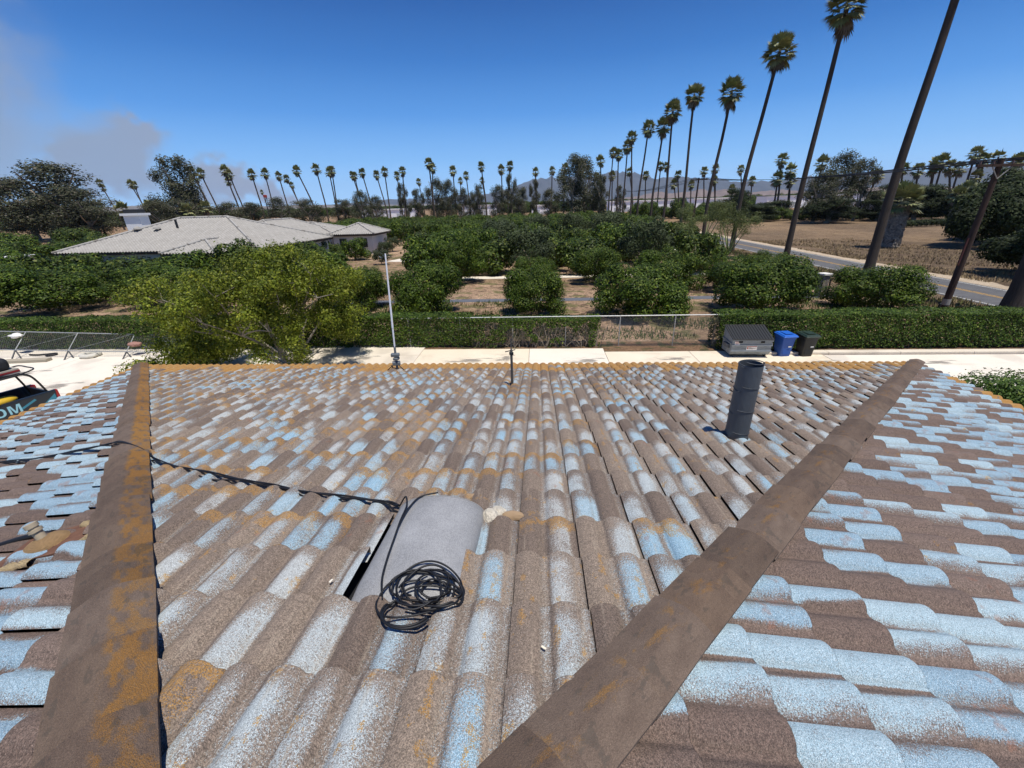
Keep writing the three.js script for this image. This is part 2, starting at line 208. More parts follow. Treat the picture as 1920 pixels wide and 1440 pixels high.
// tile skins: 8 x 6 cells, each the painted and weathered face of one tile (u across, v from nose up)
const COLS = 8, ROWS = 6;
const granule = (x, y) => hash2(x, y) * 0.3 + hash2(x >> 1, y >> 1) * 0.45 + hash2((x + 1) >> 2, (y + 2) >> 2) * 0.25;
function skinCell(k, u, v, x, y) {
  const R = (n) => hash2(k * 13 + n, 977 + n * 7);
  const side = k >= 32, lichenNose = k >= 18 && k < 28, heavy = k >= 28 && k < 32;
  const g = granule(x, y), g2 = hash2(x + 501, y + 77), big = fbm(u * 5 + k * 9, v * 5 + k * 3, 3);
  let brown = side ? mixc([94, 78, 70], [116, 99, 90], R(1)) : mixc([98, 84, 75], [134, 119, 105], R(1));
  brown = mixc(brown, [132, 116, 100], side ? 0.12 * big : 0.30 * big);
  let c = brown.map((q) => q * (0.52 + 0.9 * g));
  if (g2 > (side ? 0.965 : 0.93)) c = mixc(c, [184, 172, 158], 0.55);
  // sprayed light-blue coat: each roll took it or not, with a stippled edge
  let m = 0; const wav = (fbm(v * 2.0 + k * 5, k * 3.1, 3) - 0.5) * (side ? 0.16 : 0.09);
  const pick = R(20), which = side ? (pick < 0.38 ? [1, 0] : pick < 0.76 ? [0, 1] : pick < 0.90 ? [1, 1] : [0, 0]) : (pick < 0.34 ? [1, 0] : pick < 0.68 ? [0, 1] : pick < 0.9 ? [1, 1] : [0, 0]);
  [0.185, 0.675].forEach((rc, i) => {
    if (!which[i]) return;
    const A = side ? 0.85 + 0.2 * R(22 + i) : 0.6 + 0.45 * R(22 + i), c0 = rc + (R(24 + i) - 0.5) * 0.14, w = side ? 0.12 + 0.09 * R(26 + i) : 0.12 + 0.10 * R(26 + i), sl = (R(30 + i) - 0.5) * (side ? 0.24 : 0.12) * (v - 0.5), d = u - c0 - wav - sl;
    const so = (d > 0) === (R(32 + i) < 0.5) ? 0.05 : 0.11 + 0.13 * R(28 + i);          // one edge masked sharp, the other a drift of spray
    m = Math.max(m, A * sst(w + so, w - so, Math.abs(d)));
  });
  if (side && R(9) < 0.10) m = Math.max(m, 0.95 * (R(10) < 0.5 ? sst(0.44, 0.40, u) : sst(0.42, 0.46, u)));
  if (!side) m *= 1 - 0.66 * sst(0.32, 0.05, v + 0.3 * (fbm(u * 5 + k, k * 2.7, 3) - 0.5));       // noses scoured and grimed
  if (!side) m = Math.max(m, (0.5 * R(33)) * sst(0.11, 0.02, Math.min(Math.abs(u - 0.43), Math.abs(u - 0.92))));
  const st = 0.3 * hash2(x + 31, y + 7) + 0.5 * hash2((x + 3) >> 1, (y + 5) >> 1) + 0.2 * hash2((x + 9) >> 2, (y + 1) >> 2);
  const cov = m * (side ? 0.62 + 0.55 * fbm(u * 7 + k, v * 7 + k * 2, 3) : 0.52 + 0.6 * big);
  c = mixc(c, (side ? [134, 150, 160] : [158, 160, 160]).map((q) => q * (0.72 + 0.5 * g)), 0.42 * Math.min(1, cov));
  if (st < cov * 1.06) {
    const tone = hash2(x * 3 + 11, y * 5 + 2), blue = side ? mixc([126, 162, 186], [166, 194, 206], R(11)) : mixc([136, 180, 206], [186, 190, 188], Math.min(1, R(11) * 1.3));
    c = mixc(c, blue.map((q) => q * (0.72 + 0.46 * tone)), 0.92); if (tone > 0.78) c = mixc(c, [222, 230, 232], 0.6); if (tone < 0.16) c = mixc(c, [88, 90, 92], 0.6);
  }
  // worn ribs beside the rolls and drip streaks of lime
  const rib = Math.min(Math.abs(u - 0.365), Math.abs(u - 0.86)); if (rib < 0.02 && vnoise(v * 14 + k, u * 40) > 0.36) c = mixc(c, [160, 147, 130], side ? 0.16 * g : 0.34 * g);
  if (!side) { const dr = sst(0.66, 0.84, fbm(u * 16 + k * 2, v * 1.6 + k, 3)); c = mixc(c, [178, 164, 144], 0.42 * dr * (0.4 + 0.6 * g)); }
  if (R(14) < 0.3) { const rs = sst(0.66, 0.8, fbm(u * 7 + k * 7, v * 7 + 20, 3)); c = mixc(c, [150, 92, 70], 0.5 * rs * g); }
  // lichen: ochre crusts that start at the nose
  let L = 0;
  if (lichenNose) L = 0.8 * sst(0.44, 0.62, fbm(u * 5 + k * 4, v * 6 + k, 4) + 0.26 * sst(0.45, 0.0, v) - 0.155) * sst(0.62, 0.12, v + 0.22 * (fbm(u * 4 + k, k, 2) - 0.5));
  else if (heavy) L = 1.15 * sst(0.28, 0.48, fbm(u * 6 + k * 4, v * 6 + k, 4) + 0.22 * (1 - v));
  else if (R(12) < (side ? 0.12 : 0.45)) L = sst(0.66, 0.82, fbm(u * 7 + k * 8, v * 7 + k * 2, 4)) * 0.7;
  if (L > 0 && hash2((x + 7) >> 1, (y + 91) >> 1) < L * 0.86) c = mixc(c, mixc([156, 108, 48], [184, 140, 72], hash2(x * 7, y * 3)).map((q) => q * (0.78 + 0.4 * g)), heavy ? 0.86 : 0.7);
  return c;
}
const cw = 256, chh = 341;
const tileSkin = tex(cw * COLS, 2046, (u, v, x, y) => { const cx = Math.min(COLS - 1, Math.floor(x / cw)), cy = Math.min(ROWS - 1, Math.floor(y / chh)); return skinCell(cy * COLS + cx, (x - cx * cw) / cw, (y - cy * chh) / chh, x, y); });
tileSkin.generateMipmaps = true;
const tileMat = new THREE.MeshStandardMaterial({ map: tileSkin, bumpMap: rep(grain, 5, 5), bumpScale: 0.0022, roughness: 0.93 });

const PROF = []; for (let i = 0; i <= 16; i++) PROF.push(i / 16);
function profileH(f) {                                                   // two rolls with flat pans between, height in metres
  const roll = (c, hw) => { const d = Math.abs(f - c) / hw; return d < 1 ? Math.pow(1 - d * d, 0.72) : 0; };
  return 0.032 * roll(0.185, 0.19) + 0.032 * roll(0.675, 0.19) + (f > 0.955 ? -0.007 : 0) + 0.004 * sst(0.06, 0, f);
}
const LEN = EX / CA + 0.05;                                              // modelled length: exposure and a little of the lap
// local axes: x across, y out of the roof, z up the slope; head(fx) gives how far up this column may reach
function tileGeo(cell, head) {
  const cx = cell % COLS, cy = Math.floor(cell / COLS), P = [], N = [], U = [], I = [];
  const uvOf = (f, z) => [(cx + 0.02 + 0.96 * f) / COLS, (cy + 0.02 + 0.96 * z / LEN) * chh / 2046];
  const base = (z) => 0.056 - 0.052 * z / LEN, cols = [];
  PROF.forEach((f) => {
    const x = 0.0012 + (TW - 0.0024) * f, L = Math.min(LEN, head ? head(x) : LEN); if (L < 0.02) { cols.push(null); return; }
    const e = 0.01, dh = (profileH(Math.min(0.95, f + e)) - profileH(Math.max(0, f - e))) / (2 * e * TW), n = V(-dh, 1, 0.13).normalize(), at = P.length / 3;
    for (const z of [0, L]) { P.push(x, base(z) + profileH(f), z); N.push(n.x, n.y, n.z); U.push(...uvOf(f, z)); }
    for (const y of [base(0) + profileH(f), base(0) + profileH(f) - 0.036]) { P.push(x, y, -0.001); N.push(0, 0.15, -1); U.push(...uvOf(f, y > base(0) - 0.001 + profileH(f) ? 0.004 : 0.03)); }
    cols.push(at);
  });
  for (let i = 0; i + 1 < cols.length; i++) { const a = cols[i], b = cols[i + 1]; if (a === null || b === null) continue; I.push(a, a + 1, b + 1, a, b + 1, b, a + 2, b + 2, b + 3, a + 2, b + 3, a + 3); }
  const s = cols[0]; if (s !== null) { const at = P.length / 3, x = 0.002; for (const [y, z] of [[base(0) + 0.003, 0], [base(LEN), P[(s + 1) * 3 + 2]], [base(LEN) - 0.022, P[(s + 1) * 3 + 2]], [base(0) - 0.022, 0]]) { P.push(x, y, z); N.push(-1, 0, 0); U.push(...uvOf(0.01, z)); } I.push(at, at + 1, at + 2, at, at + 2, at + 3); }
  if (!I.length) return null;
  const g = new THREE.BufferGeometry(); g.setAttribute('position', new THREE.Float32BufferAttribute(P, 3)); g.setAttribute('normal', new THREE.Float32BufferAttribute(N, 3)); g.setAttribute('uv', new THREE.Float32BufferAttribute(U, 2)); g.setIndex(I); return g;
}
const house = thing('tiled_house', 'low house seen from its own brown hip roof with worn light blue patches', 'house', [0, 0, 0]);
const faces = [   // eave direction, plan direction down the slope, start of the eave axis
  { name: 'front', eU: V(1, 0, 0), down: V(0, 0, -1), u0: -0.1105, uOf: (x, f) => x, sOf: (x, f) => f - FA, org: (u, s) => V(u, roofY(s), -(FA + s)), lo: (u) => (u < XR ? XR - u : Math.max(0, u - XR - HS) / HK), uMin: -9.6, uMax: 8.3, phase: mod(0.866 - FA, EX) },
  { name: 'right', eU: V(0, 0, 1), down: V(1, 0, 0), u0: 0.06, org: (u, s) => V(XR + s, roofY(s), u), lo: (u) => (-u > FA ? HS + HK * (-u - FA) : 0), uMin: -9.1, uMax: 2.4, phase: 0.11 },
  { name: 'left', eU: V(0, 0, -1), down: V(-1, 0, 0), u0: 0.13, org: (u, s) => V(XR - s, roofY(s), -u), lo: (u) => Math.max(0, u - FA), uMin: -2.4, uMax: 9.1, phase: 0.21 },
];
{
  const R = rng(31), list = [], cam = camera.position;
  for (const f of faces) {
    const m0 = new THREE.Matrix4(), eS = f.down.clone().multiplyScalar(CA).add(V(0, -SA, 0)), eN = f.down.clone().multiplyScalar(SA).add(V(0, CA, 0)), up = eS.clone().negate();
    const i0 = Math.ceil((f.uMin - f.u0) / TW), i1 = Math.floor((f.uMax - f.u0) / TW), j1 = Math.floor((RUN + 0.06 - f.phase) / EX);
    for (let i = i0; i <= i1; i++) for (let j = 0; j <= j1; j++) {
      const u = f.u0 + i * TW, s = f.phase + j * EX, low = Math.min(f.lo(u), f.lo(u + TW), f.lo(u + TW / 2)), high = Math.max(f.lo(u), f.lo(u + TW));
      if (s <= low + 0.03) continue;
      if (f.name === 'front' && Math.abs(u + 0.7605) < 0.02 && s + FA > 1.4 && s + FA < 2.0) continue;   // taken up for the vent cowl
      const p = f.org(u + TW / 2, s), cut = (s - high) / CA < LEN + 0.02;
      // which skin: neighbours down a column often share their coat; lichen grows towards the left and the eave of the front face
      let cell; const eave = j >= j1, hcol = hash2(i * 7 + (f.name === 'right' ? 300 : f.name === 'left' ? 600 : 0), Math.floor((j + hash2(i, 5) * 3) / 2)), r = hash2(i * 31 + 5, j * 17 + f.name.length * 101);
      if (f.name === 'front') {
        const lich = 0.04 + 0.75 * sst(3.0, -6, u) * sst(0.9, 3.2, s) + 0.55 * sst(4.2, 8.3, s) * sst(6.5, -1, u) + 0.6 * (fbm(u * 0.5, s * 0.5, 3) - 0.5);
        cell = eave ? 28 + Math.floor(r * 4) : r < lich ? 18 + Math.floor(hcol * 10) : Math.floor((r < 0.22 ? hcol : hash2(i * 3, j * 11)) * 18);
        if (j >= j1 - 2 && r < (j === j1 - 1 ? 0.7 : 0.3)) cell = 28 + Math.floor(hcol * 4);
      } else { cell = 32 + Math.floor((r < 0.25 ? hcol : hash2(i * 3 + 9, j * 11 + 4)) * 16); if (eave) cell = r < 0.7 ? 28 + Math.floor(r * 5) % 4 : cell; }
      const byCowl = f.name === 'front' && Math.abs(u + 1.0855) < 0.02 && s + FA > 1.4 && s + FA < 2.0;
      const head = cut ? (x) => (s - f.lo(u + x)) / CA - 0.045 : byCowl ? (x) => (x > 0.238 ? 0 : LEN) : null;
      list.push({ f, eN, up, u, s, p, cell, head, d: p.distanceTo(cam), jit: [R(), R(), R(), R()] });
    }
  }
  list.sort((a, b) => a.d - b.d);
  const shared = new Map(), rest = [];
  list.forEach((t, n) => {
    let g; if (t.head) g = tileGeo(t.cell, t.head); else { if (!shared.has(t.cell)) shared.set(t.cell, tileGeo(t.cell)); g = shared.get(t.cell); }
    if (!g) return;
    const o = t.f.org(t.u, t.s).addScaledVector(t.eN, (t.jit[0] - 0.5) * 0.006 + 0.012).addScaledVector(t.up, (t.jit[1] - 0.5) * 0.008), q = new THREE.Matrix4().makeBasis(t.f.eU, t.eN, t.up);
    if (!t.head) q.multiply(new THREE.Matrix4().makeRotationY((t.jit[2] - 0.5) * 0.008)); q.setPosition(o);
    if (n < 300) { const m = part('roof_tile', g, tileMat, house); m.applyMatrix4(q); } else rest.push(g.clone().applyMatrix4(q));
  });
  const far = part('roof_tile', mergeGeometries(rest), tileMat, house); far.name = 'roof_tiles'; far.userData.kind = 'stuff';
}
// hip and ridge caps: angled shells that lap one another
const capSkin = (seed, moss) => tex(512, 512, (u, v, x, y) => {   // u across the cap, v along the hip
  const g = granule(x, y), a = fbm(u * 6 + seed, v * 6, 4), br = mixc([96, 80, 69], [122, 105, 91], a); let c = br.map((q) => q * (0.74 + 0.46 * g));
  if (hash2(x + 3, y + 9) > 0.975) c = mixc(c, [176, 160, 140], 0.6);
  const L = moss(u, v, fbm(u * 9 + seed * 3, v * 9, 5), fbm(u * 3 + 9, v * 3 + seed, 3)); if (hash2(x + 17, y + 5) < L) c = mixc(c, mixc([146, 96, 30], [182, 130, 46], hash2(x * 5, y)).map((q) => q * (0.7 + 0.5 * g)), 0.82);
  if (sst(0.6, 0.75, fbm(u * 10 + 40, v * 10 + seed, 4)) * g > 0.45) c = mixc(c, [70, 66, 60], 0.5);
  return c;
});
const capMats = { left: [], right: [] };
{
  const skins = { left: [0, 1, 2].map((i) => capSkin(3 + i * 5, (u, v, n, b) => sst(0.52, 0.4, u + 0.08 * (b - 0.5)) * sst(0.38 + 0.06 * i, 0.66 + 0.06 * i, n + 0.22 * b) * (0.9 - 0.2 * i))), right: [0, 1].map((i) => capSkin(41 + i * 7, (u, v, n, b) => 0.45 * sst(0.62, 0.84, n + 0.1 * b) * sst(0.26, 0.03, Math.abs(u - 0.57)))) };
  for (const side of ['left', 'right']) for (let i = 0; i < 15; i++) { const t = rep(skins[side][side === 'left' ? Math.floor(i / 5) : i % 2], 1, 0.8); t.offset.set(0, hash2(i, 41)); capMats[side].push(new THREE.MeshStandardMaterial({ map: t, bumpMap: grain, bumpScale: 0.003, roughness: 0.95, color: [0xffffff, 0xe6e1dd, 0xf3efe9, 0xdcd8d4, 0xf8f2ea][i % 5] })); }
}
function capGeo(len, wingL, wingR, lift) {   // x across, y up, z along (towards the eave); crest at y = 0
  const pr = [], n = 12; for (let i = 0; i <= n; i++) { const f = i / n * 2 - 1, w = f < 0 ? wingL : wingR, a = Math.abs(f); pr.push([f * w * 0.97, -w * 0.40 * (Math.sqrt(a * a + 0.10) - 0.316)]); }
  const P = [], U = [], I = []; const th = 0.014;
  for (const [dz, y2] of [[0, 0], [len, lift]]) for (const t of [0, th]) pr.forEach(([x, y], i) => { P.push(x * (1 + (dz ? 0.02 : 0)), y - t + y2, dz); U.push(i / n, 0.02 + 0.96 * dz / len); });
  const k = n + 1; for (let i = 0; i < n; i++) { I.push(i, 2 * k + i, i + 1, i + 1, 2 * k + i, 2 * k + i + 1); I.push(k + i, k + i + 1, 3 * k + i, k + i + 1, 3 * k + i + 1, 3 * k + i); I.push(2 * k + i, 3 * k + i, 2 * k + i + 1, 2 * k + i + 1, 3 * k + i, 3 * k + i + 1); }
  I.push(0, k, 2 * k, k, 3 * k, 2 * k, n, 2 * k + n, k + n, k + n, 2 * k + n, 3 * k + n);
  let g = new THREE.BufferGeometry(); g.setAttribute('position', new THREE.Float32BufferAttribute(P, 3)); g.setAttribute('uv', new THREE.Float32BufferAttribute(U, 2)); g.setIndex(I); return toCreasedNormals(g, 0.7);
}
{
  const gL = capGeo(0.44, 0.146, 0.146, 0.024), gR = capGeo(0.44, 0.126, 0.126, 0.024), R = rng(8);
  const runCaps = (dir, side, n, start) => {
    const along = dir.clone().normalize(), across = V(0, 1, 0).cross(along).normalize(), up = along.clone().cross(across).normalize();
    for (let i = 0; i < n; i++) {
      const p = start.clone().addScaledVector(along, i * 0.395).addScaledVector(up, 0.112 + (R() - 0.5) * 0.006);
      const m = part('hip_cap', side === 'left' ? gL : gR, capMats[side][side === 'left' ? Math.min(2, Math.max(0, Math.round(2.1 - i * 0.16 + (R() - 0.5)))) * 5 + Math.floor(R() * 5) : Math.floor(R() * 15)], house); m.applyMatrix4(new THREE.Matrix4().makeBasis(across, up, along).multiply(new THREE.Matrix4().makeRotationY((R() - 0.5) * 0.035)).setPosition(p.addScaledVector(across, (R() - 0.5) * 0.012)));
    }
  };
  const apex = V(XR, YA, -FA);
  runCaps(V(-1, -T, -1), 'left', 31, apex.clone()); runCaps(V(HK, -T, -1), 'right', 31, apex.clone().add(V(HS, -0.012, 0))); runCaps(V(0, 0, 1), 'right', 7, apex.clone().add(V(0, 0.02, 0)));
}
// walls, soffit and deck under the tiles
{
  const yE = roofY(RUN), plaster = std(0xc9bda6, 0.95, { bumpMap: softGrain, bumpScale: 0.01 }), wood = std(0x5a4636, 0.9);
  const x0 = XR - RUN, x1 = XR + RUN, zf = -(FA + RUN), e = 0.02, zb = 2.6;
  const deck = [quad([XR, YA - e, -FA], [x0, yE - e, zf], [x1, yE - e, zf], [XR, YA - e, -FA]), quad([XR, YA - e, -FA], [x1, yE - e, zf], [x1, yE - e, zb], [XR, YA - e, zb]), quad([XR, YA - e, -FA], [XR, YA - e, zb], [x0, yE - e, zb], [x0, yE - e, zf])];
  part('roof_deck', deck, std(0x17181c, 1, { side: THREE.DoubleSide }), house);
  part('fascia', [box(x1 - x0, 0.18, 0.03, (x0 + x1) / 2, yE - 0.12, zf + 0.05), box(0.03, 0.18, zb - zf, x0 + 0.05, yE - 0.12, (zf + zb) / 2), box(0.03, 0.18, zb - zf, x1 - 0.05, yE - 0.12, (zf + zb) / 2)], wood, house);
  part('wall', [box(x1 - x0 - 1.2, yE - 0.2, zb - zf - 0.6, (x0 + x1) / 2, (yE - 0.2) / 2, (zf + zb) / 2 + 0.3)], plaster, house);
  part('soffit', [box(x1 - x0 - 0.1, 0.02, zb - zf - 0.1, (x0 + x1) / 2, yE - 0.19, (zf + zb) / 2 + 0.05)], wood, house);
}
// ---------------------------------------------------------------- things on the roof
const onFront = (x, f, h = 0) => V(x, roofY(f - FA) + h * CA, -f - h * SA * 0 );
const ductGrey = std(0x4a4e52, 0.55, { metalness: 0.35, bumpMap: rep(softGrain, 3), bumpScale: 0.002 }), darkMetal = std(0x2a2c30, 0.6, { metalness: 0.3 });
const galv = new THREE.MeshStandardMaterial({ roughness: 0.55, metalness: 0.1, map: tex(512, 512, (u, v, x, y) => { const n = fbm(u * 5, v * 5, 4, 5), g = hash2(x >> 1, y >> 1); return [160, 160, 160].map((k) => k * (0.8 + 0.2 * n + 0.2 * (g - 0.3))); }), bumpMap: rep(grain, 2), bumpScale: 0.0012 });
{ // spiral duct flue
  const x = 1.892, f = 3.585, y0 = roofY(f - FA), h = 0.80, r = 0.1, o = thing('flue_pipe', 'dark grey spiral duct flue standing open on the tiles', 'flue', [x, y0, -f]);
  const sh = new THREE.LatheGeometry([[r, 0.02], [r, h], [r - 0.003, h + 0.004], [r - 0.006, h], [r - 0.006, 0.05]].map((p) => new THREE.Vector2(...p)), 40); part('duct', sh, std(0x565b60, 0.5, { metalness: 0.25, side: THREE.DoubleSide, bumpMap: rep(softGrain, 2, 4), bumpScale: 0.003 }), o);
  for (let k = 0; k < 4; k++) { const pts = []; for (let i = 0; i <= 40; i++) { const a = i / 40 * 2 * Math.PI; pts.push(V(Math.cos(a + 2.4) * (r + 0.001), 0.085 + k * 0.232 + 0.055 * i / 40 , Math.sin(a + 2.4) * (r + 0.001))); } part('seam', tube(pts, 0.0042, 60, 5), ductGrey, o); }
  const fl = new THREE.LatheGeometry([[0.17, -0.055], [0.13, 0.02], [r + 0.012, 0.05], [r + 0.004, 0.07], [r + 0.002, 0.07]].map((p) => new THREE.Vector2(...p)), 30); part('flashing', fl, std(0x26282b, 0.8), o);
}
{ // white whip antenna
  const x = -2.905, f = 7.88, y0 = roofY(f - FA), o = thing('whip_antenna', 'tall white whip antenna on a grey bracket near the eave', 'antenna', [x, y0, -f]);
  const gm = std(0x7b8287, 0.6, { metalness: 0.4 }), wm = std(0xffffff, 0.4);
  part('mast', bar(V(0, 0, 0), V(0.01, 0.55, 0), 0.026, 0.024), gm, o); part('clamp', [box(0.16, 0.075, 0.1, 0, 0.2, 0, 0.3, 0.015), box(0.1, 0.06, 0.12, 0.012, 0.3, 0, -0.2, 0.015), box(0.17, 0.07, 0.09, 0.0, 0.38, 0, 0.1, 0.015)], gm, o);
  part('whip', [bar(V(0.01, 0.5, 0), V(0.03, 0.95, 0.01), 0.018, 0.017), bar(V(0.03, 0.95, 0.01), V(0.095, 2.36, 0.02), 0.02, 0.014)], wm, o);
  for (let k = 0; k < 4; k++) { const a = 0.5 + k * 1.571; part('radial', bar(V(0.012, 0.56, 0), V(0.012 + Math.cos(a) * 0.19, 0.60, Math.sin(a) * 0.19), 0.007, 0.004, 6), darkMetal, o); }
  for (const s of [-1, 1]) part('stay', bar(V(s * 0.02, 0.2, 0.02), V(s * 0.2, 0.06 , 0.1), 0.009), darkMetal, o);
  part('base_plate', box(0.14, 0.02, 0.2, 0, 0.05, 0), darkMetal, o);
}
{ // short grey mast
  const x = -0.416, f = 6.19, y0 = roofY(f - FA), o = thing('antenna_mast', 'short bare grey mast with a clamp at its tip', 'mast', [x, y0, -f]), gm = std(0x62605c, 0.6, { metalness: 0.4 });
  part('tube', bar(V(0.0, 0, 0), V(-0.003, 0.66, 0), 0.021, 0.021, 10), gm, o); part('tip', bar(V(-0.003, 0.66, 0), V(-0.004, 0.84, 0), 0.009), gm, o);
  part('collar', [box(0.06, 0.05, 0.05, -0.003, 0.6, 0, 0.4, 0.008), bar(V(-0.1, 0.63, 0.01), V(0.06, 0.655, -0.02), 0.008)], darkMetal, o); part('foot', [box(0.1, 0.03, 0.14, 0, 0.04, 0)], darkMetal, o);
  part('stay', bar(V(0, 0.1, 0), V(-0.08, 0.06, -0.06), 0.007), darkMetal, o);
}
{ // curved sheet metal vent cowl: tucked flat under the tiles uphill, arched open downhill
  const o = thing('vent_cowl', 'galvanised sheet metal vent cowl arched over the tiles', 'roof vent', [-0.585, roofY(1.2 - FA), -1.2]);
  const nu = 28, nv = 16, P = [], U = [], I = [], L = 0.78;
  const at = (a, v) => { const t = v / nv, f = t * (L + 0.07) - 0.07, w = 0.27 - 0.02 * (1 - t), H = 0.012 + 0.145 * Math.pow(t, 0.8), ang = Math.PI * (a / nu), c = -Math.cos(ang), s = Math.pow(Math.sin(ang), 0.72); return [c * w * (1 - 0.03 * (1 - t)), -T * f + 0.012 + 0.04 * Math.min(1, t * 4) + H * s - 0.03 * (1 - s) * Math.min(1, t * 5), -f]; };
  for (let v = 0; v <= nv; v++) for (let a = 0; a <= nu; a++) { P.push(...at(a, v)); U.push(a / nu, v / nv); if (v < nv && a < nu) { const q = v * (nu + 1) + a; I.push(q, q + 1, q + nu + 2, q, q + nu + 2, q + nu + 1); } }
  const g = new THREE.BufferGeometry(); g.setAttribute('position', new THREE.Float32BufferAttribute(P, 3)); g.setAttribute('uv', new THREE.Float32BufferAttribute(U, 2)); g.setIndex(I); g.computeVertexNormals();
  const gm = galv.clone(); gm.side = THREE.DoubleSide; part('hood', g, gm, o);
  const rim = []; for (let a = 0; a <= nu; a++) rim.push(V(...at(a, nv))); part('rim', tube(rim, 0.004, 60, 5), galv, o);
  const mort = new THREE.MeshStandardMaterial({ color: 0xd6cdbb, roughness: 1, bumpMap: rep(softGrain, 2), bumpScale: 0.01 });
  const lump = (x, f, sx, sy, sz, k) => { const b = new THREE.IcosahedronGeometry(1, 3), p = b.attributes.position; for (let i = 0; i < p.count; i++) { const n = 0.75 + 0.5 * fbm(p.getX(i) * 1.6 + k, p.getY(i) * 1.6 + p.getZ(i) + k, 3); p.setXYZ(i, p.getX(i) * sx * n, p.getY(i) * sy * n, p.getZ(i) * sz * n); } b.computeVertexNormals(); return b.translate(x + 0.60, -T * (f - 1.2) + 0.05, -(f - 1.2)); };
  part('mortar', [lump(-0.295, 1.96, 0.06, 0.075, 0.06, 1), lump(-0.255, 2.03, 0.05, 0.05, 0.05, 4)], mort, o);
  part('sealant', [lump(-0.42, 2.24, 0.10, 0.03, 0.025, 7), lump(-0.56, 2.22, 0.04, 0.03, 0.03, 9), lump(-0.17, 2.0, 0.07, 0.035, 0.03, 8)], std(0x9c8468, 1), o);
}
const cableMat = std(0x131316, 0.55);
{ // cable bundle over the left hip, and the spare coil lying on the cowl
  const yL = (x) => roofY(XR - x) + 0.095, fr = (x, f, h) => V(x, roofY(f - FA) + h, -f);
  const path = [V(-9.6, yL(-9.6), -4.25), V(-7.4, yL(-7.4) , -3.78), V(-5.94, yL(-5.94), -3.5), V(-4.9, yL(-4.9), -3.3), V(-4.1, yL(-4.1) + 0.03, -3.18), V(-3.78, roofY(3.05) + 0.135, -3.08), V(-3.42, roofY(2.92) + 0.1, -2.92), fr(-3.1, 2.72, 0.088), fr(-2.5, 2.51, 0.088), fr(-1.96, 2.34, 0.086), fr(-1.48, 2.2, 0.085), fr(-1.0, 2.1, 0.09), fr(-0.86, 2.03, 0.1)];
  const o = thing('cable_bundle', 'bundle of black cables run across the left hip to the cowl', 'cable', [0, 0, 0]), R = rng(12);
  for (let k = 0; k < 3; k++) { const c = new THREE.CatmullRomCurve3(path), pts = []; for (let i = 0; i <= 120; i++) { const p = c.getPoint(i / 120); const ph = i * 0.55 + k * 2.1; pts.push(p.add(V(Math.sin(ph) * 0.006, Math.cos(ph) * 0.006 + (k === 2 ? -0.022 * Math.max(0, Math.sin(i * 0.33)) * (i > 55 ? 1 : 0.4) : 0), (k - 1) * 0.008 + (k === 2 ? 0.03 * Math.max(0, Math.sin(i * 0.33)) * (i > 55 ? 1 : 0.3) : 0)))); } part('strand', tube(pts, 0.0062, 260, 6), cableMat, o); }
  const c = thing('cable_coil', 'loose coil of black cable heaped on the metal cowl', 'cable', [0, 0, 0]);
  const top = (x, f) => { const t = Math.min(1, Math.max(0, (f - 1.2) / 0.82)), u = Math.max(-1, Math.min(1, (x + 0.60) / 0.3)), inside = Math.abs(x + 0.60) < 0.3 && f > 1.2 && f < 2.02; const pr = 0.085; return roofY(f - FA) + (inside ? Math.max(0.06, 0.05 + (0.02 + 0.14 * Math.pow(t, 0.85)) * Math.pow(Math.sqrt(Math.max(0, 1 - u * u)), 0.72)) : pr); };
  const lead = []; for (const [x, f] of [[-0.86, 2.03], [-0.8, 2.0], [-0.76, 1.9], [-0.75, 1.75], [-0.735, 1.6], [-0.72, 1.45], [-0.70, 1.33], [-0.66, 1.22]]) lead.push(V(x, top(x, f) + 0.012, -f));
  part('lead', tube(lead, 0.005, 60, 6), cableMat, c);
  const lead2 = []; for (const [x, f] of [[-0.6, 2.01], [-0.7, 1.97], [-0.735, 1.88], [-0.745, 1.78], [-0.745, 1.7]]) lead2.push(V(x, top(x, f) + 0.01, -f)); part('lead', tube(lead2, 0.005, 40, 6), cableMat, c);
  for (let k = 0; k < 11; k++) {
    const big = k < 6, cx = -0.50 + (R() - 0.5) * 0.1 + (big ? 0 : 0.05), cf = 1.285 + (R() - 0.5) * 0.07, rx = (big ? 0.085 : 0.045) + R() * 0.09, rf = (big ? 0.085 : 0.045) + R() * 0.075, a0 = R() * 6.28, tl = (R() - 0.5) * 1.0, pts = [];
    const turns = 0.8 + R() * 0.5, n = 26; for (let i = 0; i <= n; i++) { const a = a0 + turns * 2 * Math.PI * i / n, w = 1 + 0.12 * Math.sin(a * 2 + k), ex = Math.cos(a) * rx * w, ef = Math.sin(a) * rf * w, x = cx + ex * Math.cos(tl) - ef * Math.sin(tl), f = cf + ex * Math.sin(tl) + ef * Math.cos(tl); pts.push(V(x, top(x, f) + 0.01 + 0.004 * (k % 6) + 0.012 * Math.abs(Math.sin(a * 1.5 + k)), -f)); }
    part('loop', tube(pts, 0.0046, 70, 6), cableMat, c);
  }
  const l3 = []; for (let i = 0; i <= 20; i++) { const a = -0.4 - i / 20 * 3.6, x = -0.535 + Math.cos(a) * 0.1, f = 1.16 + Math.sin(a) * 0.085; l3.push(V(x, top(x, f) + 0.015, -f)); } part('loop', tube(l3, 0.0052, 60, 6), cableMat, c); part('loop', tube(l3.map((p) => p.clone().add(V(0.012, 0.006, 0.012))), 0.0052, 60, 6), cableMat, c);
}
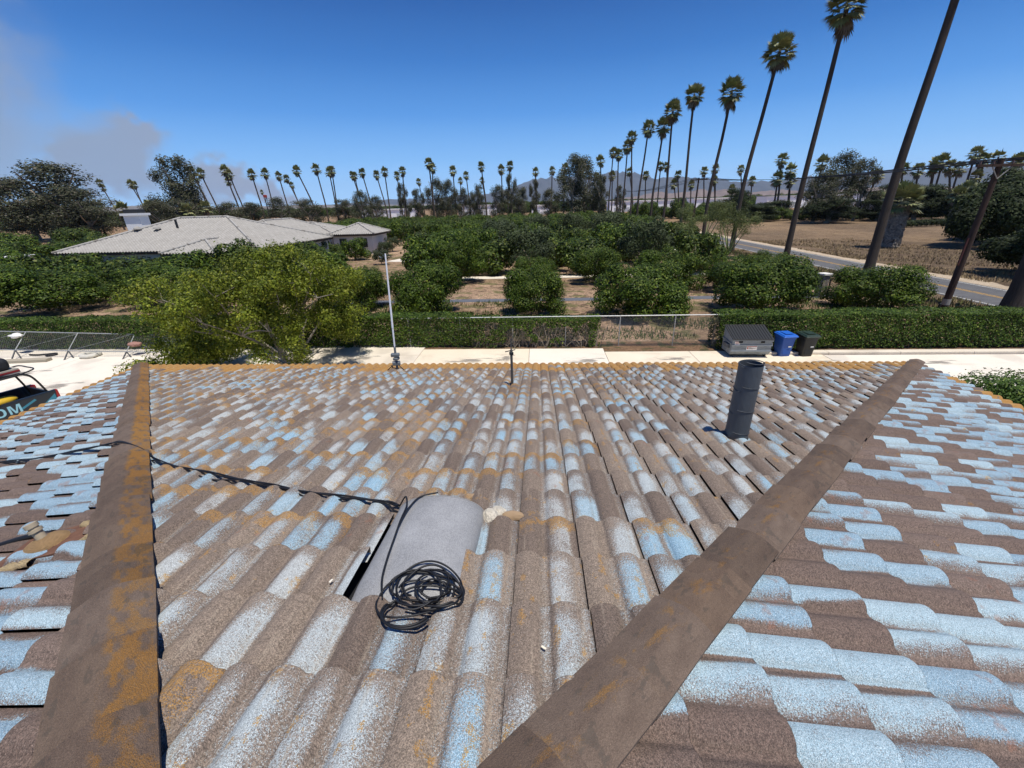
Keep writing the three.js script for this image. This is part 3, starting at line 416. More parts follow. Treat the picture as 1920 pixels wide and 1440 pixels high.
{ // broken pipe collar on the left slope with its old mortar and a black hose
  const x = -2.92, f = 1.74, y = roofY(XR - x) + 0.06, o = thing('pipe_collar', 'crumbling mortar collar with a stub of pipe beside the left hip', 'roof collar', [x, y, -f]); o.rotation.z = ALPHA;
  const cream = new THREE.MeshStandardMaterial({ color: 0xcdb58a, roughness: 1, bumpMap: rep(softGrain, 3), bumpScale: 0.02 });
  const wob = (pts, r, k) => { const g = tube(pts, r, 40, 8), p = g.attributes.position; for (let i = 0; i < p.count; i++) { const n = (fbm(p.getX(i) * 18 + k, p.getZ(i) * 18 + p.getY(i) * 9, 3) - 0.5) * 0.05; p.setY(i, p.getY(i) * 0.6 + n); p.setX(i, p.getX(i) + n * 0.6); } g.computeVertexNormals(); return g; };
  part('mortar', [wob([V(-0.24, 0, 0.16), V(-0.05, 0, 0.17), V(0.1, 0, 0.155)], 0.032, 1), wob([V(0.1, 0, -0.14), V(0.24, 0, -0.12), V(0.34, 0, -0.1)], 0.03, 2), wob([V(0.33, 0, -0.1), V(0.3, 0.01, 0.0), V(0.28, 0, 0.04)], 0.026, 5)], cream, o);
  part('plate', box(0.5, 0.012, 0.27, 0.03, 0.004, 0.0, 0.12), new THREE.MeshStandardMaterial({ roughness: 0.95, map: tex(256, 256, (u, v, x2, y2) => mixc([92, 60, 46], [128, 92, 70], fbm(u * 8, v * 8, 4)).map((q) => q * (0.8 + 0.3 * hash2(x2, y2)))) }), o);
  const dome = new THREE.SphereGeometry(0.115, 20, 8, 0, 6.3, 0, 1.4); dome.scale(1.1, 0.5, 0.9); part('boss', dome.translate(0, 0.0, 0), std(0xb79468, 1, { bumpMap: rep(softGrain, 3), bumpScale: 0.02 }), o);
  part('stub', [bar(V(0, 0.03, 0), V(-0.02, 0.15, -0.01), 0.026, 0.024, 12), bar(V(-0.012, 0.1, -0.005), V(-0.014, 0.118, -0.006), 0.034, 0.034, 12), bar(V(-0.018, 0.13, -0.008), V(-0.021, 0.155, -0.01), 0.032, 0.032, 12)], std(0xa89a82, 0.7), o);
  const h = thing('black_hose', 'short black hose lying on the left slope', 'hose', [0, 0, 0]); const yl = (q) => roofY(XR - q) + 0.085; part('hose', tube([V(-2.98, yl(-2.98), -1.83), V(-3.2, yl(-3.2), -1.83), V(-3.45, yl(-3.45), -1.76), V(-3.8, yl(-3.8), -1.62), V(-4.3, yl(-4.3), -1.6)], 0.016, 50, 7), cableMat, h);
}
{ // scraps: dry leaves and chips of mortar
  const R = rng(90); const spots = [['dry_leaf', 0.06, 1.19, 'curled brown dry leaf lying on the front tiles above the right hip', 0x6b4534], ['mortar_chip', -0.96, 1.36, 'thin white chip on a brown tile left of the cowl', 0xd9d2c4], ['mortar_chip', 0.02, 1.03, 'tiny pale chip on the front tiles below the coil', 0xe2d9c0]];
  for (const [n, x, f, l, col] of spots) { const g = new THREE.PlaneGeometry(n === 'dry_leaf' ? 0.045 : 0.02, n === 'dry_leaf' ? 0.02 : 0.008, 4, 2), p = g.attributes.position; for (let i = 0; i < p.count; i++) p.setZ(i, 4 * p.getX(i) ** 2 + 0.002 * R()); g.rotateX(-1.4); g.rotateY(R() * 3); g.computeVertexNormals(); const m = new THREE.Mesh(g, std(col, 0.9, { side: THREE.DoubleSide })); m.name = n; m.position.set(x, roofY(f - FA) + 0.066, -f); tag(m, l, n === 'dry_leaf' ? 'leaf' : 'chip'); }
}
// ---------------------------------------------------------------- leaf foliage
function Leaves() { this.P = []; this.N = []; this.C = []; this.I = []; }
Leaves.prototype.leaf = function (x, y, z, nx, ny, nz, len, wid, col, R) {   // a rhombus of a leaf, folded a little, facing roughly n
  const l = Math.hypot(nx, ny, nz) || 1; nx /= l; ny /= l; nz /= l;
  let ax = R() - 0.5, ay = R() - 0.5, az = R() - 0.5; const d = ax * nx + ay * ny + az * nz; ax -= d * nx; ay -= d * ny; az -= d * nz; const k = (Math.hypot(ax, ay, az) || 1); ax /= k; ay /= k; az /= k;
  const bx = ny * az - nz * ay, by = nz * ax - nx * az, bz = nx * ay - ny * ax, o = this.P.length / 3, h = len / 2, w = wid / 2, s = len * 0.12;
  this.P.push(x - ax * h, y - ay * h, z - az * h, x + bx * w - nx * s, y + by * w - ny * s, z + bz * w - nz * s, x + ax * h, y + ay * h, z + az * h, x - bx * w - nx * s, y - by * w - ny * s, z - bz * w - nz * s);
  for (let i = 0; i < 4; i++) { this.N.push(nx, ny, nz); this.C.push(col[0], col[1], col[2]); }
  this.I.push(o, o + 1, o + 2, o, o + 2, o + 3);
};
Leaves.prototype.geo = function () { const g = new THREE.BufferGeometry(); g.setAttribute('position', new THREE.Float32BufferAttribute(this.P, 3)); g.setAttribute('color', new THREE.Float32BufferAttribute(this.C, 3)); g.setIndex(this.I); g.computeVertexNormals(); return g; };
const leafMat = (rough = 0.5, trans = 0.28) => new THREE.MeshPhysicalMaterial({ vertexColors: true, roughness: rough, transmission: trans, thickness: 0, side: THREE.DoubleSide, specularIntensity: 0.3 });
const citrusLeaf = leafMat(0.5, 0.22), matteLeaf = leafMat(0.7, 0.25), brightLeaf = leafMat(0.5, 0.35);
const barkMat = new THREE.MeshStandardMaterial({ color: 0x8a7d6c, roughness: 1, bumpMap: rep(softGrain, 3), bumpScale: 0.01 }), greyBark = std(0x978c7e, 1);
function onSphere(R) { const u = R() * 2 - 1, a = R() * 6.2832, s = Math.sqrt(1 - u * u); return [s * Math.cos(a), u, s * Math.sin(a)]; }
// a crown made of clumps: each clump [x, y, z, rx, ry, rz]
function crown(seed, clumps, count, len, wid, cols, opt = {}) {
  const R = rng(seed), L = new Leaves(), vol = clumps.map((c) => Math.pow(c[3] * c[4] * c[5], 0.67)), tot = vol.reduce((a, b) => a + b, 0);
  clumps.forEach((c, ci) => {
    const n = Math.round(count * vol[ci] / tot), tone = 0.8 + 0.4 * R();
    for (let i = 0; i < n; i++) {
      const d = onSphere(R), rr = opt.fill ? Math.pow(R(), 0.5) : 0.72 + 0.36 * R() * R() - (R() < 0.3 ? 0.3 * R() : 0), bump = 0.82 + 0.36 * vnoise(d[0] * 3 + ci * 5 + 20, d[1] * 3 + d[2] * 3 + 20);
      const x = c[0] + d[0] * c[3] * rr * bump, y = c[1] + d[1] * c[4] * rr * bump, z = c[2] + d[2] * c[5] * rr * bump; if (y < (opt.floor ?? 0.05)) continue;
      const q = R(), col0 = q < 0.12 ? cols[2] : q < 0.5 ? cols[1] : cols[0], v = (0.72 + 0.56 * R()) * tone, sp = opt.spread ?? 1.1;
      L.leaf(x, y, z, d[0] + (R() - 0.5) * sp, d[1] + 0.35 + (R() - 0.5) * sp, d[2] + (R() - 0.5) * sp, len * (0.7 + 0.6 * R()), wid * (0.7 + 0.6 * R()), [col0[0] * v, col0[1] * v, col0[2] * v], R);
    }
  });
  return L.geo();
}
function limb(a, b, r0, r1, R, bend = 0.15) { const m = a.clone().lerp(b, 0.5).add(V((R() - 0.5) * bend, (R() - 0.3) * bend, (R() - 0.5) * bend).multiplyScalar(a.distanceTo(b))), c = new THREE.QuadraticBezierCurve3(a, m, b), n = 6, seg = 6, g = new THREE.TubeGeometry(c, n, 1, seg), p = g.attributes.position; for (let i = 0; i <= n; i++) { const o = c.getPointAt(i / n), r = r0 + (r1 - r0) * i / n; for (let j = 0; j <= seg; j++) { const k = i * (seg + 1) + j; p.setXYZ(k, o.x + (p.getX(k) - o.x) * r, o.y + (p.getY(k) - o.y) * r, o.z + (p.getZ(k) - o.z) * r); } } return g; }
function trunkGeo(seed, h, r, spread, n = 5) { const R = rng(seed), L = [limb(V(0, -0.05, 0), V((R() - 0.5) * 0.1, h * 0.4, (R() - 0.5) * 0.1), r, r * 0.8, R)]; for (let i = 0; i < n; i++) { const a = i / n * 6.28 + R(); L.push(limb(V(0, h * (0.2 + 0.2 * R()), 0), V(Math.cos(a) * spread * (0.5 + 0.5 * R()), h * (0.7 + 0.3 * R()), Math.sin(a) * spread * (0.5 + 0.5 * R())), r * 0.55, r * 0.15, R)); } return join(L); }

// ---------------------------------------------------------------- hedges along the driveway
const hedgeCols = [[0.04, 0.074, 0.008], [0.07, 0.118, 0.012], [0.17, 0.215, 0.034]];
function hedge(label, x0, x1, zc, dep, hgt, dens, seed, bareFn, lift = 0.25) {
  const o = thing('hedge', label, 'hedge', [(x0 + x1) / 2, 0, zc]), R = rng(seed), L = new Leaves(), len = x1 - x0, core = [];
  const N = Math.round(len * (hgt * 2 + dep) * dens);
  for (let i = 0; i < N; i++) {
    const x = (R() - 0.5) * len, b = bareFn ? bareFn(x + (x0 + x1) / 2) : 0; const face = R() * (hgt * 2 + dep); let y, z, n;
    const wob = 0.16 * (fbm(x * 1.3 + seed, 3.1, 3) - 0.5), hh = hgt + 0.22 * (fbm(x * 0.9 + seed, 7.7, 3) - 0.5);
    const inn = 0.28 * R() * R();
    if (face < dep) { z = (R() - 0.5) * dep; y = hh - inn; n = [0, 1, 0]; } else { const s = face < dep + hgt ? 1 : -1; y = R() * hh; z = s * (dep / 2 - inn + wob + 0.08 * (vnoise(x * 3, y * 3 + seed) - 0.5)); n = [0, 0.25, s]; }
    if (y < lift * (0.4 + 1.2 * vnoise(x * 2.2, seed)) && R() < 0.85) continue;
    if (n[2] > 0 && b > 0 && y < hh * 0.86 && vnoise(x * 2.5 + 4, y * 2.5) < b) continue;
    const q = R(), c0 = q < 0.1 ? hedgeCols[2] : q < 0.5 ? hedgeCols[1] : hedgeCols[0], v = (0.7 + 0.6 * R()) * (0.62 + 0.76 * fbm(x * 1.7 + seed, y * 2 + z * 2, 3));
    L.leaf(x, y, z, n[0] + (R() - 0.5) * 1.3, n[1] + (R() - 0.5) * 1.3 + 0.2, n[2] + (R() - 0.5) * 1.3, 0.1 * (0.7 + 0.6 * R()), 0.062 * (0.7 + 0.6 * R()), c0.map((k) => k * v), R);
  }
  part('foliage', L.geo(), citrusLeaf, o);
  const tw = []; for (let x = -len / 2 + 0.1; x < len / 2; x += 0.22) { const b = bareFn ? bareFn(x + (x0 + x1) / 2) : 0, k = b > 0.3 ? 5 : 2; for (let i = 0; i < k; i++) { const a = V(x + (R() - 0.5) * 0.2, 0, (R() - 0.5) * dep * 0.6 + dep * 0.15), e = V(a.x + (R() - 0.5) * (b > 0.3 ? 1.5 : 0.7), hgt * (0.35 + 0.5 * R()), dep * (0.1 + 0.36 * R())); tw.push(limb(a, e, 0.014 + 0.014 * R(), 0.006, R, 0.5)); } }
  for (let x = -len / 2 + 0.05; x < len / 2; x += 0.12) { const a = V(x, 0, (R() - 0.6) * dep * 0.5); tw.push(bar(a, V(x + (R() - 0.5) * 0.5, hgt * 0.85, (R() - 0.6) * dep * 0.5), 0.012, 0.008, 4)); }
  part('stems', tw, std(0x8d8274, 1), o);
  return o;
}
hedge('long leafy hedge behind the driveway left of the chain link gap', -36, -3.3, -20.35, 1.1, 1.62, 560, 3, null, 0.12);
hedge('half bare hedge with tangled pale branches showing in front of the fence', -3.3, 3.0, -20.1, 0.9, 1.5, 460, 9, (x) => sst(-3.4, -1, x) * 0.6, 0.25);
hedge('clipped green hedge behind the bins and kerb', 8.4, 22.9, -19.85, 1.25, 1.66, 600, 5, null, 0.12);

// ---------------------------------------------------------------- chain link fence
const pipeMat = std(0xa7a9a8, 0.55, { metalness: 0.5 });
function chainMesh(w, h, pitch = 0.075, r = 0.0028) {   // crossing wires, both diagonals, as thin three-sided prisms
  const L = []; for (const s of [-1, 1]) for (let k = -h; k < w; k += pitch) { const x0 = Math.max(0, k), x1 = Math.min(w, k + h); if (x1 - x0 < 0.02) continue; const y0 = x0 - k, y1 = x1 - k, a = s > 0 ? V(x0, y0, 0.003) : V(x0, h - y0, -0.003), b = s > 0 ? V(x1, y1, 0.003) : V(x1, h - y1, -0.003); const g = new THREE.CylinderGeometry(r, r, a.distanceTo(b), 3, 1, true); g.applyQuaternion(new THREE.Quaternion().setFromUnitVectors(V(0, 1, 0), b.clone().sub(a).normalize())); const m = a.add(b).multiplyScalar(0.5); L.push(g.translate(m.x, m.y, m.z)); } return join(L);
}
{
  const o = thing('chain_link_fence', 'chain link fence with a galvanised top rail between the hedges', 'fence', [-6.8, 0, -19.9]), w = 15.8, h = 1.52;
  part('top_rail', [bar(V(0, h, 0), V(w, h + 0.02, 0), 0.026, 0.026, 8)], std(0xc9cac6, 0.5, { metalness: 0.3 }), o);
  for (let x = 0.35; x < w; x += 2.6) part('post', [bar(V(x, 0, 0), V(x, h + 0.01, 0), 0.026, 0.026, 8), new THREE.SphereGeometry(0.032, 8, 6).translate(x, h + 0.02, 0)], pipeMat, o);
  part('wire_mesh', chainMesh(w, h - 0.04), std(0x8d8f8e, 0.5, { metalness: 0.5 }), o);
}
{ // fallen fence panels on trestles at the left
  const o = thing('fence_panel', 'fallen chain link fence panels propped on trestle legs at the left', 'fence panel', [-30.6, 0, -19.0]), w = 12.6; o.rotation.y = 0.03;
  const a = V(0, 1.25, -0.55), b = V(w, 0.72, -0.6), c = V(0, 0.58, 0.5), d = V(w, 0.2, 0.6), lerp = (p, q, t) => p.clone().lerp(q, t);
  part('rail', [bar(a, b, 0.028), bar(c, d, 0.024)], pipeMat, o);
  for (const t of [0.06, 0.3, 0.52, 0.76, 0.97]) { const p = lerp(a, b, t), q = lerp(c, d, t + 0.03); part('brace', bar(p, q, 0.022), pipeMat, o); part('leg', [bar(q, V(q.x + 0.34, 0, q.z + 0.18), 0.03), bar(q, V(q.x + 0.12, 0, q.z + 0.5), 0.03)], std(0x3c3f44, 0.6), o); }
  part('tie', [0.06, 0.3, 0.52, 0.76].map((t) => bar(lerp(c, d, t + 0.03), lerp(a, b, t + 0.23), 0.008, 0.008, 5)), pipeMat, o);
  const g = chainMesh(w - 0.1, 1.2, 0.1, 0.0035), p = g.attributes.position; for (let i = 0; i < p.count; i++) { const t = p.getX(i) / w, v = p.getY(i) / 1.2, q = lerp(c, d, t).lerp(lerp(a, b, t), v); p.setXYZ(i, q.x, q.y + p.getZ(i), q.z); } part('wire_mesh', g, std(0x8a8d92, 0.55, { metalness: 0.4 }), o);
}
{ // litter on the drive by the panels
  const wob = (g, k, a) => { const p = g.attributes.position; for (let i = 0; i < p.count; i++) { const n = 1 + (fbm(p.getX(i) * 5 + k, p.getZ(i) * 5 + p.getY(i) * 4, 3) - 0.5) * a; p.setXYZ(i, p.getX(i) * n, p.getY(i) * n, p.getZ(i) * n); } g.computeVertexNormals(); return g; };
  const ring = new THREE.TorusGeometry(0.33, 0.11, 10, 28); ring.rotateX(Math.PI / 2); const h = new THREE.Mesh(wob(ring, 2, 0.3), std(0xc6c2b6, 0.8)); h.name = 'hose_coil'; h.position.set(-22.6, 0.14, -18.7); tag(h, 'coiled pale hose lying in a ring on the driveway', 'hose');
  const bag = new THREE.IcosahedronGeometry(0.26, 3); bag.scale(1.5, 0.4, 0.8); const bm = new THREE.Mesh(wob(bag, 6, 1.1), std(0xdedcd6, 0.6)); bm.name = 'plastic_sheet'; bm.position.set(-27.0, 1.0, -19.3); tag(bm, 'crumpled white plastic sheet caught on the fallen fence panels', 'plastic sheet');
  const pl = new THREE.Mesh(planUV(box(2.1, 0.14, 0.34, 0, 0.07, 0, 0.12, 0.02)), std(0xa39a88, 0.9)); pl.name = 'timber_plank'; pl.position.set(-25.2, 0.05, -17.95); tag(pl, 'grey timber plank lying flat in front of the fallen panels', 'plank');
  const ht = new THREE.Mesh(tube([V(-0.8, 0.05, 0), V(-0.3, 0.05, 0.03), V(0.1, 0.05, -0.08), V(0.45, 0.05, -0.2), V(0.62, 0.05, 0), V(0.4, 0.05, 0.16), V(0.15, 0.05, 0.06)], 0.045, 60, 7), std(0x2b2b2d, 0.7)); ht.name = 'rubber_hose'; ht.position.set(-25.4, 0.04, -18.9); tag(ht, 'short black rubber hose bent in a hook on the driveway', 'hose');
  const red = new THREE.Mesh(wob(new THREE.IcosahedronGeometry(0.2, 3).scale(1.5, 0.6, 1), 9, 1.0), std(0x9b7468, 0.9)); red.name = 'cloth_heap'; red.position.set(-20.3, 0.6, -18.95); tag(red, 'reddish rag hung at the tree end of the fallen panels', 'rag');
}
// ---------------------------------------------------------------- dumpster and wheelie bins
{
  const o = thing('dumpster', 'grey steel dumpster with a ribbed black lid', 'dumpster', [9.38, 0, -18.55], -0.03);
  const w = 1.66, d = 1.05, grey = new THREE.MeshStandardMaterial({ roughness: 0.6, metalness: 0.2, map: tex(256, 256, (u, v, x, y) => { const n = fbm(u * 6, v * 10, 5), s = sst(0.62, 0.78, fbm(u * 30, v * 4 + 9, 4)); let c = mixc([122, 130, 136], [146, 153, 158], n); c = mixc(c, [84, 88, 92], s * 0.7); return c.map((k) => k * (0.95 + 0.08 * hash2(x, y))); }) });
  const lid = std(0x232527, 0.55), side = new THREE.Shape(); [[-d / 2, 0.17], [d / 2 - 0.12, 0.17], [d / 2, 0.32], [d / 2, 0.86], [-d / 2, 1.2]].forEach((p, i) => (i ? side.lineTo(...p) : side.moveTo(...p))); side.closePath();
  const g = new THREE.ExtrudeGeometry(side, { depth: w, bevelEnabled: false }); g.rotateY(-Math.PI / 2); g.translate(w / 2, 0, 0); part('body', g, grey, o);
  part('band', [box(w + 0.05, 0.05, 0.05, 0, 0.62, d / 2 + 0.01), box(w + 0.05, 0.05, 0.05, 0, 0.36, d / 2 + 0.005), box(w + 0.06, 0.07, 0.06, 0, 0.84, d / 2 + 0.01)], grey, o);
  for (const s of [-1, 1]) { part('side_rib', [box(0.04, 0.06, d * 0.96, s * (w / 2 + 0.02), 0.68, 0), box(0.04, 0.5, 0.06, s * (w / 2 + 0.02), 0.5, -0.1)], grey, o); part('lift_pocket', [box(0.12, 0.16, 0.5, s * (w / 2 + 0.06), 0.52, 0.05)], std(0x55595d, 0.6), o); }
  const tilt = Math.atan2(0.36, d + 0.1), L = (x, ww, n) => { const q = thing; return q; };
  const lg = new THREE.BoxGeometry(w + 0.06, 0.035, d + 0.16); lg.rotateX(tilt); const top = part('lid', lg.translate(0, 1.075, 0.02), lid, o);
  for (let i = 0; i < 14; i++) { const r = new RoundedBoxGeometry(0.05, 0.035, d + 0.1, 2, 0.015); r.rotateX(tilt); part('lid_rib', r.translate(-w / 2 + 0.06 + i * (w - 0.12) / 13, 1.1, 0.02), lid, top); }
  part('notch', [box(0.16, 0.09, 0.02, -0.5, 0.79, d / 2 + 0.035), box(0.16, 0.09, 0.02, 0.42, 0.79, d / 2 + 0.035)], std(0x141516, 0.8), o);
  for (const [x, z] of [[-0.7, 0.32], [0.7, 0.32], [-0.7, -0.4], [0.7, -0.4]]) { const wg = new THREE.CylinderGeometry(0.075, 0.075, 0.05, 14); wg.rotateZ(Math.PI / 2); part('caster', [wg.translate(x, 0.125, z), box(0.08, 0.07, 0.08, x, 0.19, z)], darkMetal, o); }
  const sg = (W, H, red) => { const c = document.createElement('canvas'); c.width = 256; c.height = 128; const x = c.getContext('2d'); x.fillStyle = '#e9e4de'; x.fillRect(0, 0, 256, 128); x.fillStyle = '#b5443c'; if (red) { x.fillRect(8, 8, 240, 22); x.fillStyle = '#4a3c3a'; for (let i = 0; i < 4; i++) x.fillRect(56, 44 + i * 18, 60 + ((i * 53) % 120), 8); x.fillStyle = '#b5443c'; x.fillRect(14, 40, 28, 60); } else { x.fillRect(0, 0, 256, 26); x.fillRect(30, 50, 190, 12); x.fillRect(30, 84, 150, 12); } const t = new THREE.CanvasTexture(c); t.colorSpace = THREE.SRGBColorSpace; return new THREE.MeshStandardMaterial({ map: t, roughness: 0.6 }); };
  const p1 = new THREE.PlaneGeometry(0.44, 0.2), p2 = new THREE.PlaneGeometry(0.22, 0.17); part('sticker', p1.translate(0.02, 0.51, d / 2 + 0.004), sg(1, 1, true), o); part('sticker', p2.translate(-0.62, 0.73, d / 2 + 0.004), sg(1, 1, false), o);
}
function bin(label, x, z, body, lidc, turn) {
  const o = thing('wheelie_bin', label, 'wheelie bin', [x, 0, z], turn, 'wheelie bins beside the dumpster');
  const loop = (w, d, r) => { const s = []; for (let k = 0; k < 4; k++) for (let i = 0; i <= 4; i++) { const a = (k + i / 4) * Math.PI / 2, sx = k === 0 || k === 3 ? 1 : -1, sz = k < 2 ? 1 : -1; s.push([sx * (w / 2 - r) + Math.cos(a) * r, sz * (d / 2 - r) + Math.sin(a) * r]); } return s; };
  const st = [[0.02, 0.46, 0.48, 0.06], [0.3, 0.5, 0.53, 0.06], [0.86, 0.57, 0.62, 0.05], [0.88, 0.62, 0.68, 0.05], [0.97, 0.63, 0.69, 0.05]], P = [], I = [];
  st.forEach(([y, w, d, r], k) => { loop(w, d, r).forEach(([a, b]) => P.push(a, y, b)); if (k) for (let i = 0; i < 20; i++) { const a = (k - 1) * 20 + i, b = (k - 1) * 20 + (i + 1) % 20; I.push(a, a + 20, b, b, a + 20, b + 20); } });
  const g = new THREE.BufferGeometry(); g.setAttribute('position', new THREE.Float32BufferAttribute(P, 3)); g.setIndex(I); part('body', toCreasedNormals(g, 0.6), std(body, 0.5, { side: THREE.DoubleSide }), o);
  const lg = new RoundedBoxGeometry(0.66, 0.09, 0.76, 3, 0.035), lp = lg.attributes.position; for (let i = 0; i < lp.count; i++) if (lp.getY(i) > 0) lp.setXYZ(i, lp.getX(i) * 0.9, lp.getY(i) + 0.03 * (1 - Math.abs(lp.getZ(i)) / 0.4), lp.getZ(i) * 0.9); lg.computeVertexNormals(); lg.rotateX(0.05); const lid = part('lid', lg.translate(0, 1.0, 0.02), std(lidc, 0.42), o); part('lid_panel', box(0.36, 0.02, 0.4, 0, 1.075, 0.03, 0, 0.008), std(lidc, 0.4), lid);
  part('handle', bar(V(-0.26, 0.96, -0.42), V(0.26, 0.96, -0.42), 0.02), std(body, 0.5), o);
  for (const s of [-1, 1]) { const wg = new THREE.CylinderGeometry(0.13, 0.13, 0.06, 18); wg.rotateZ(Math.PI / 2); part('wheel', wg.translate(s * 0.28, 0.13, -0.26), std(0x161616, 0.8), o); }
  part('label_plate', box(0.14, 0.045, 0.01, 0.08, 0.5, 0.305), std(0xd8d8d4, 0.6), o); part('front_panel', box(0.3, 0.3, 0.012, -0.02, 0.3, 0.268, 0, 0.004), std(body, 0.6), o);
}
bin('bright blue recycling bin next to the dumpster', 10.95, -18.45, 0x1d4f9e, 0x2463bd, 0.12);
bin('dark green and black bin in front of the clipped hedge', 11.88, -18.42, 0x1a1d1c, 0x2a3a30, 0.1);
// ---------------------------------------------------------------- the side-by-side buggy at the left edge
{
  const o = thing('utility_buggy', 'blue and black open utility buggy with a roll cage and lettered side', 'buggy', [-17.31, 0, -10.53], 1.277);
  // x forward is -x (nose out of the picture to the left); tail at +x
  const blk = std(0x17191c, 0.5), navy = std(0x142433, 0.4, { metalness: 0.2 }), tubeM = std(0x101113, 0.4), tail = 1.55;
  const bedS = new THREE.Shape(); [[-2.0, 0.6], [1.35, 0.6], [1.5, 0.78], [1.58, 1.28], [0.35, 1.30], [0.2, 1.16], [-2.0, 1.08]].forEach((p, i) => (i ? bedS.lineTo(...p) : bedS.moveTo(...p))); bedS.closePath();
  for (const s of [-1, 1]) { const g = new THREE.ExtrudeGeometry(bedS, { depth: 0.07, bevelEnabled: true, bevelSize: 0.015, bevelThickness: 0.015, bevelSegments: 2 }); part('side_panel', g.translate(0, 0, s * 0.7 - 0.035), navy, o); }
  part('floor', box(3.4, 0.12, 1.35, -0.25, 0.66, 0), blk, o); part('tailgate', box(0.07, 0.5, 1.36, 1.5, 1.0, 0, 0, 0.02), blk, o);
  for (const s of [-1, 1]) { part('tail_light', box(0.12, 0.3, 0.13, 1.6, 1.13, s * 0.66, 0, 0.03), std(0xa3131f, 0.25), o); }
  part('seat', [box(0.2, 0.62, 1.2, 0.05, 1.2, 0, 0, 0.06), box(0.55, 0.18, 1.2, -0.28, 0.95, 0, 0, 0.06)], std(0x1b1b1c, 0.7), o);
  for (const s of [-1, 1]) { part('roll_bar', [tube([V(1.5, 1.0, s * 0.64), V(1.24, 1.9, s * 0.6), V(1.1, 2.0, s * 0.58), V(-1.2, 1.98, s * 0.58), V(-1.85, 0.9, s * 0.62)], 0.03, 60, 8), bar(V(0.28, 0.95, s * 0.66), V(0.12, 1.98, s * 0.58), 0.03)], tubeM, o); }
  part('roof', box(2.3, 0.06, 1.24, -0.1, 2.02, 0, 0, 0.02), blk, o); part('crossbar', [bar(V(1.24, 1.9, -0.6), V(1.24, 1.9, 0.6), 0.03), tube([V(1.1, 2.02, -0.56), V(1.42, 2.06, -0.5), V(1.48, 2.06, 0), V(1.42, 2.06, 0.5), V(1.1, 2.02, 0.56)], 0.022, 40, 8)], tubeM, o);
  for (const [x, s] of [[1.0, -1], [1.0, 1], [-1.5, -1], [-1.5, 1]]) { const t = new THREE.TorusGeometry(0.26, 0.12, 12, 26), w = part('wheel', t.translate(x, 0.36, s * 0.68), std(0x18181a, 0.9), o), c = new THREE.CylinderGeometry(0.17, 0.17, 0.12, 16); c.rotateX(Math.PI / 2); part('rim', c.translate(x, 0.36, s * 0.68), std(0x7b7d80, 0.4, { metalness: 0.6 }), w); }
  // lettered wrap on the near side
  const c = document.createElement('canvas'); c.width = 1024; c.height = 256; const x = c.getContext('2d'); x.fillStyle = '#13202c'; x.fillRect(0, 0, 1024, 256); x.fillStyle = '#2f7f98'; x.beginPath(); x.moveTo(720, 256); x.lineTo(1024, 40); x.lineTo(1024, 256); x.fill(); x.beginPath(); x.moveTo(560, 120); x.lineTo(760, 30); x.lineTo(780, 60); x.lineTo(580, 150); x.fill(); x.fillStyle = '#8fc6d6'; x.font = 'bold 210px sans-serif'; x.fillText('OM', 240, 175);
  const t = new THREE.CanvasTexture(c); t.colorSpace = THREE.SRGBColorSpace; const pg = new THREE.PlaneGeometry(1.95, 0.46); part('lettering', pg.translate(0.56, 1.02, 0.755), new THREE.MeshStandardMaterial({ map: t, roughness: 0.4 }), o);
  const tq = thing('tool_bag', 'yellow strap bag lying in the buggy bed', 'bag', [-17.0, 0.75, -10.97], 1.277); { const g = new THREE.IcosahedronGeometry(0.3, 2); g.scale(1.4, 0.5, 0.8); part('bag', g.translate(-0.1, 0.55, 0.2), std(0xc4a01c, 0.7), tq); }
  const rk = thing('roof_crate', 'dark padded crate with a red and white stripe lashed on the buggy roof', 'crate', [-17.2, 2.05, -11.0], 1.277); part('padding', new RoundedBoxGeometry(1.3, 0.42, 0.95, 4, 0.16).translate(-0.1, 0.34, 0), std(0x1c2027, 0.8), rk); part('board', box(1.5, 0.04, 1.05, -0.1, 0.03, 0), std(0xb9b2a6, 0.7), rk); part('stripe', box(1.5, 0.05, 1.06, -0.1, 0.085, 0), std(0x8e1f22, 0.6), rk); part('board', box(1.48, 0.04, 1.04, -0.1, 0.135, 0), std(0x9d978c, 0.7), rk);
}
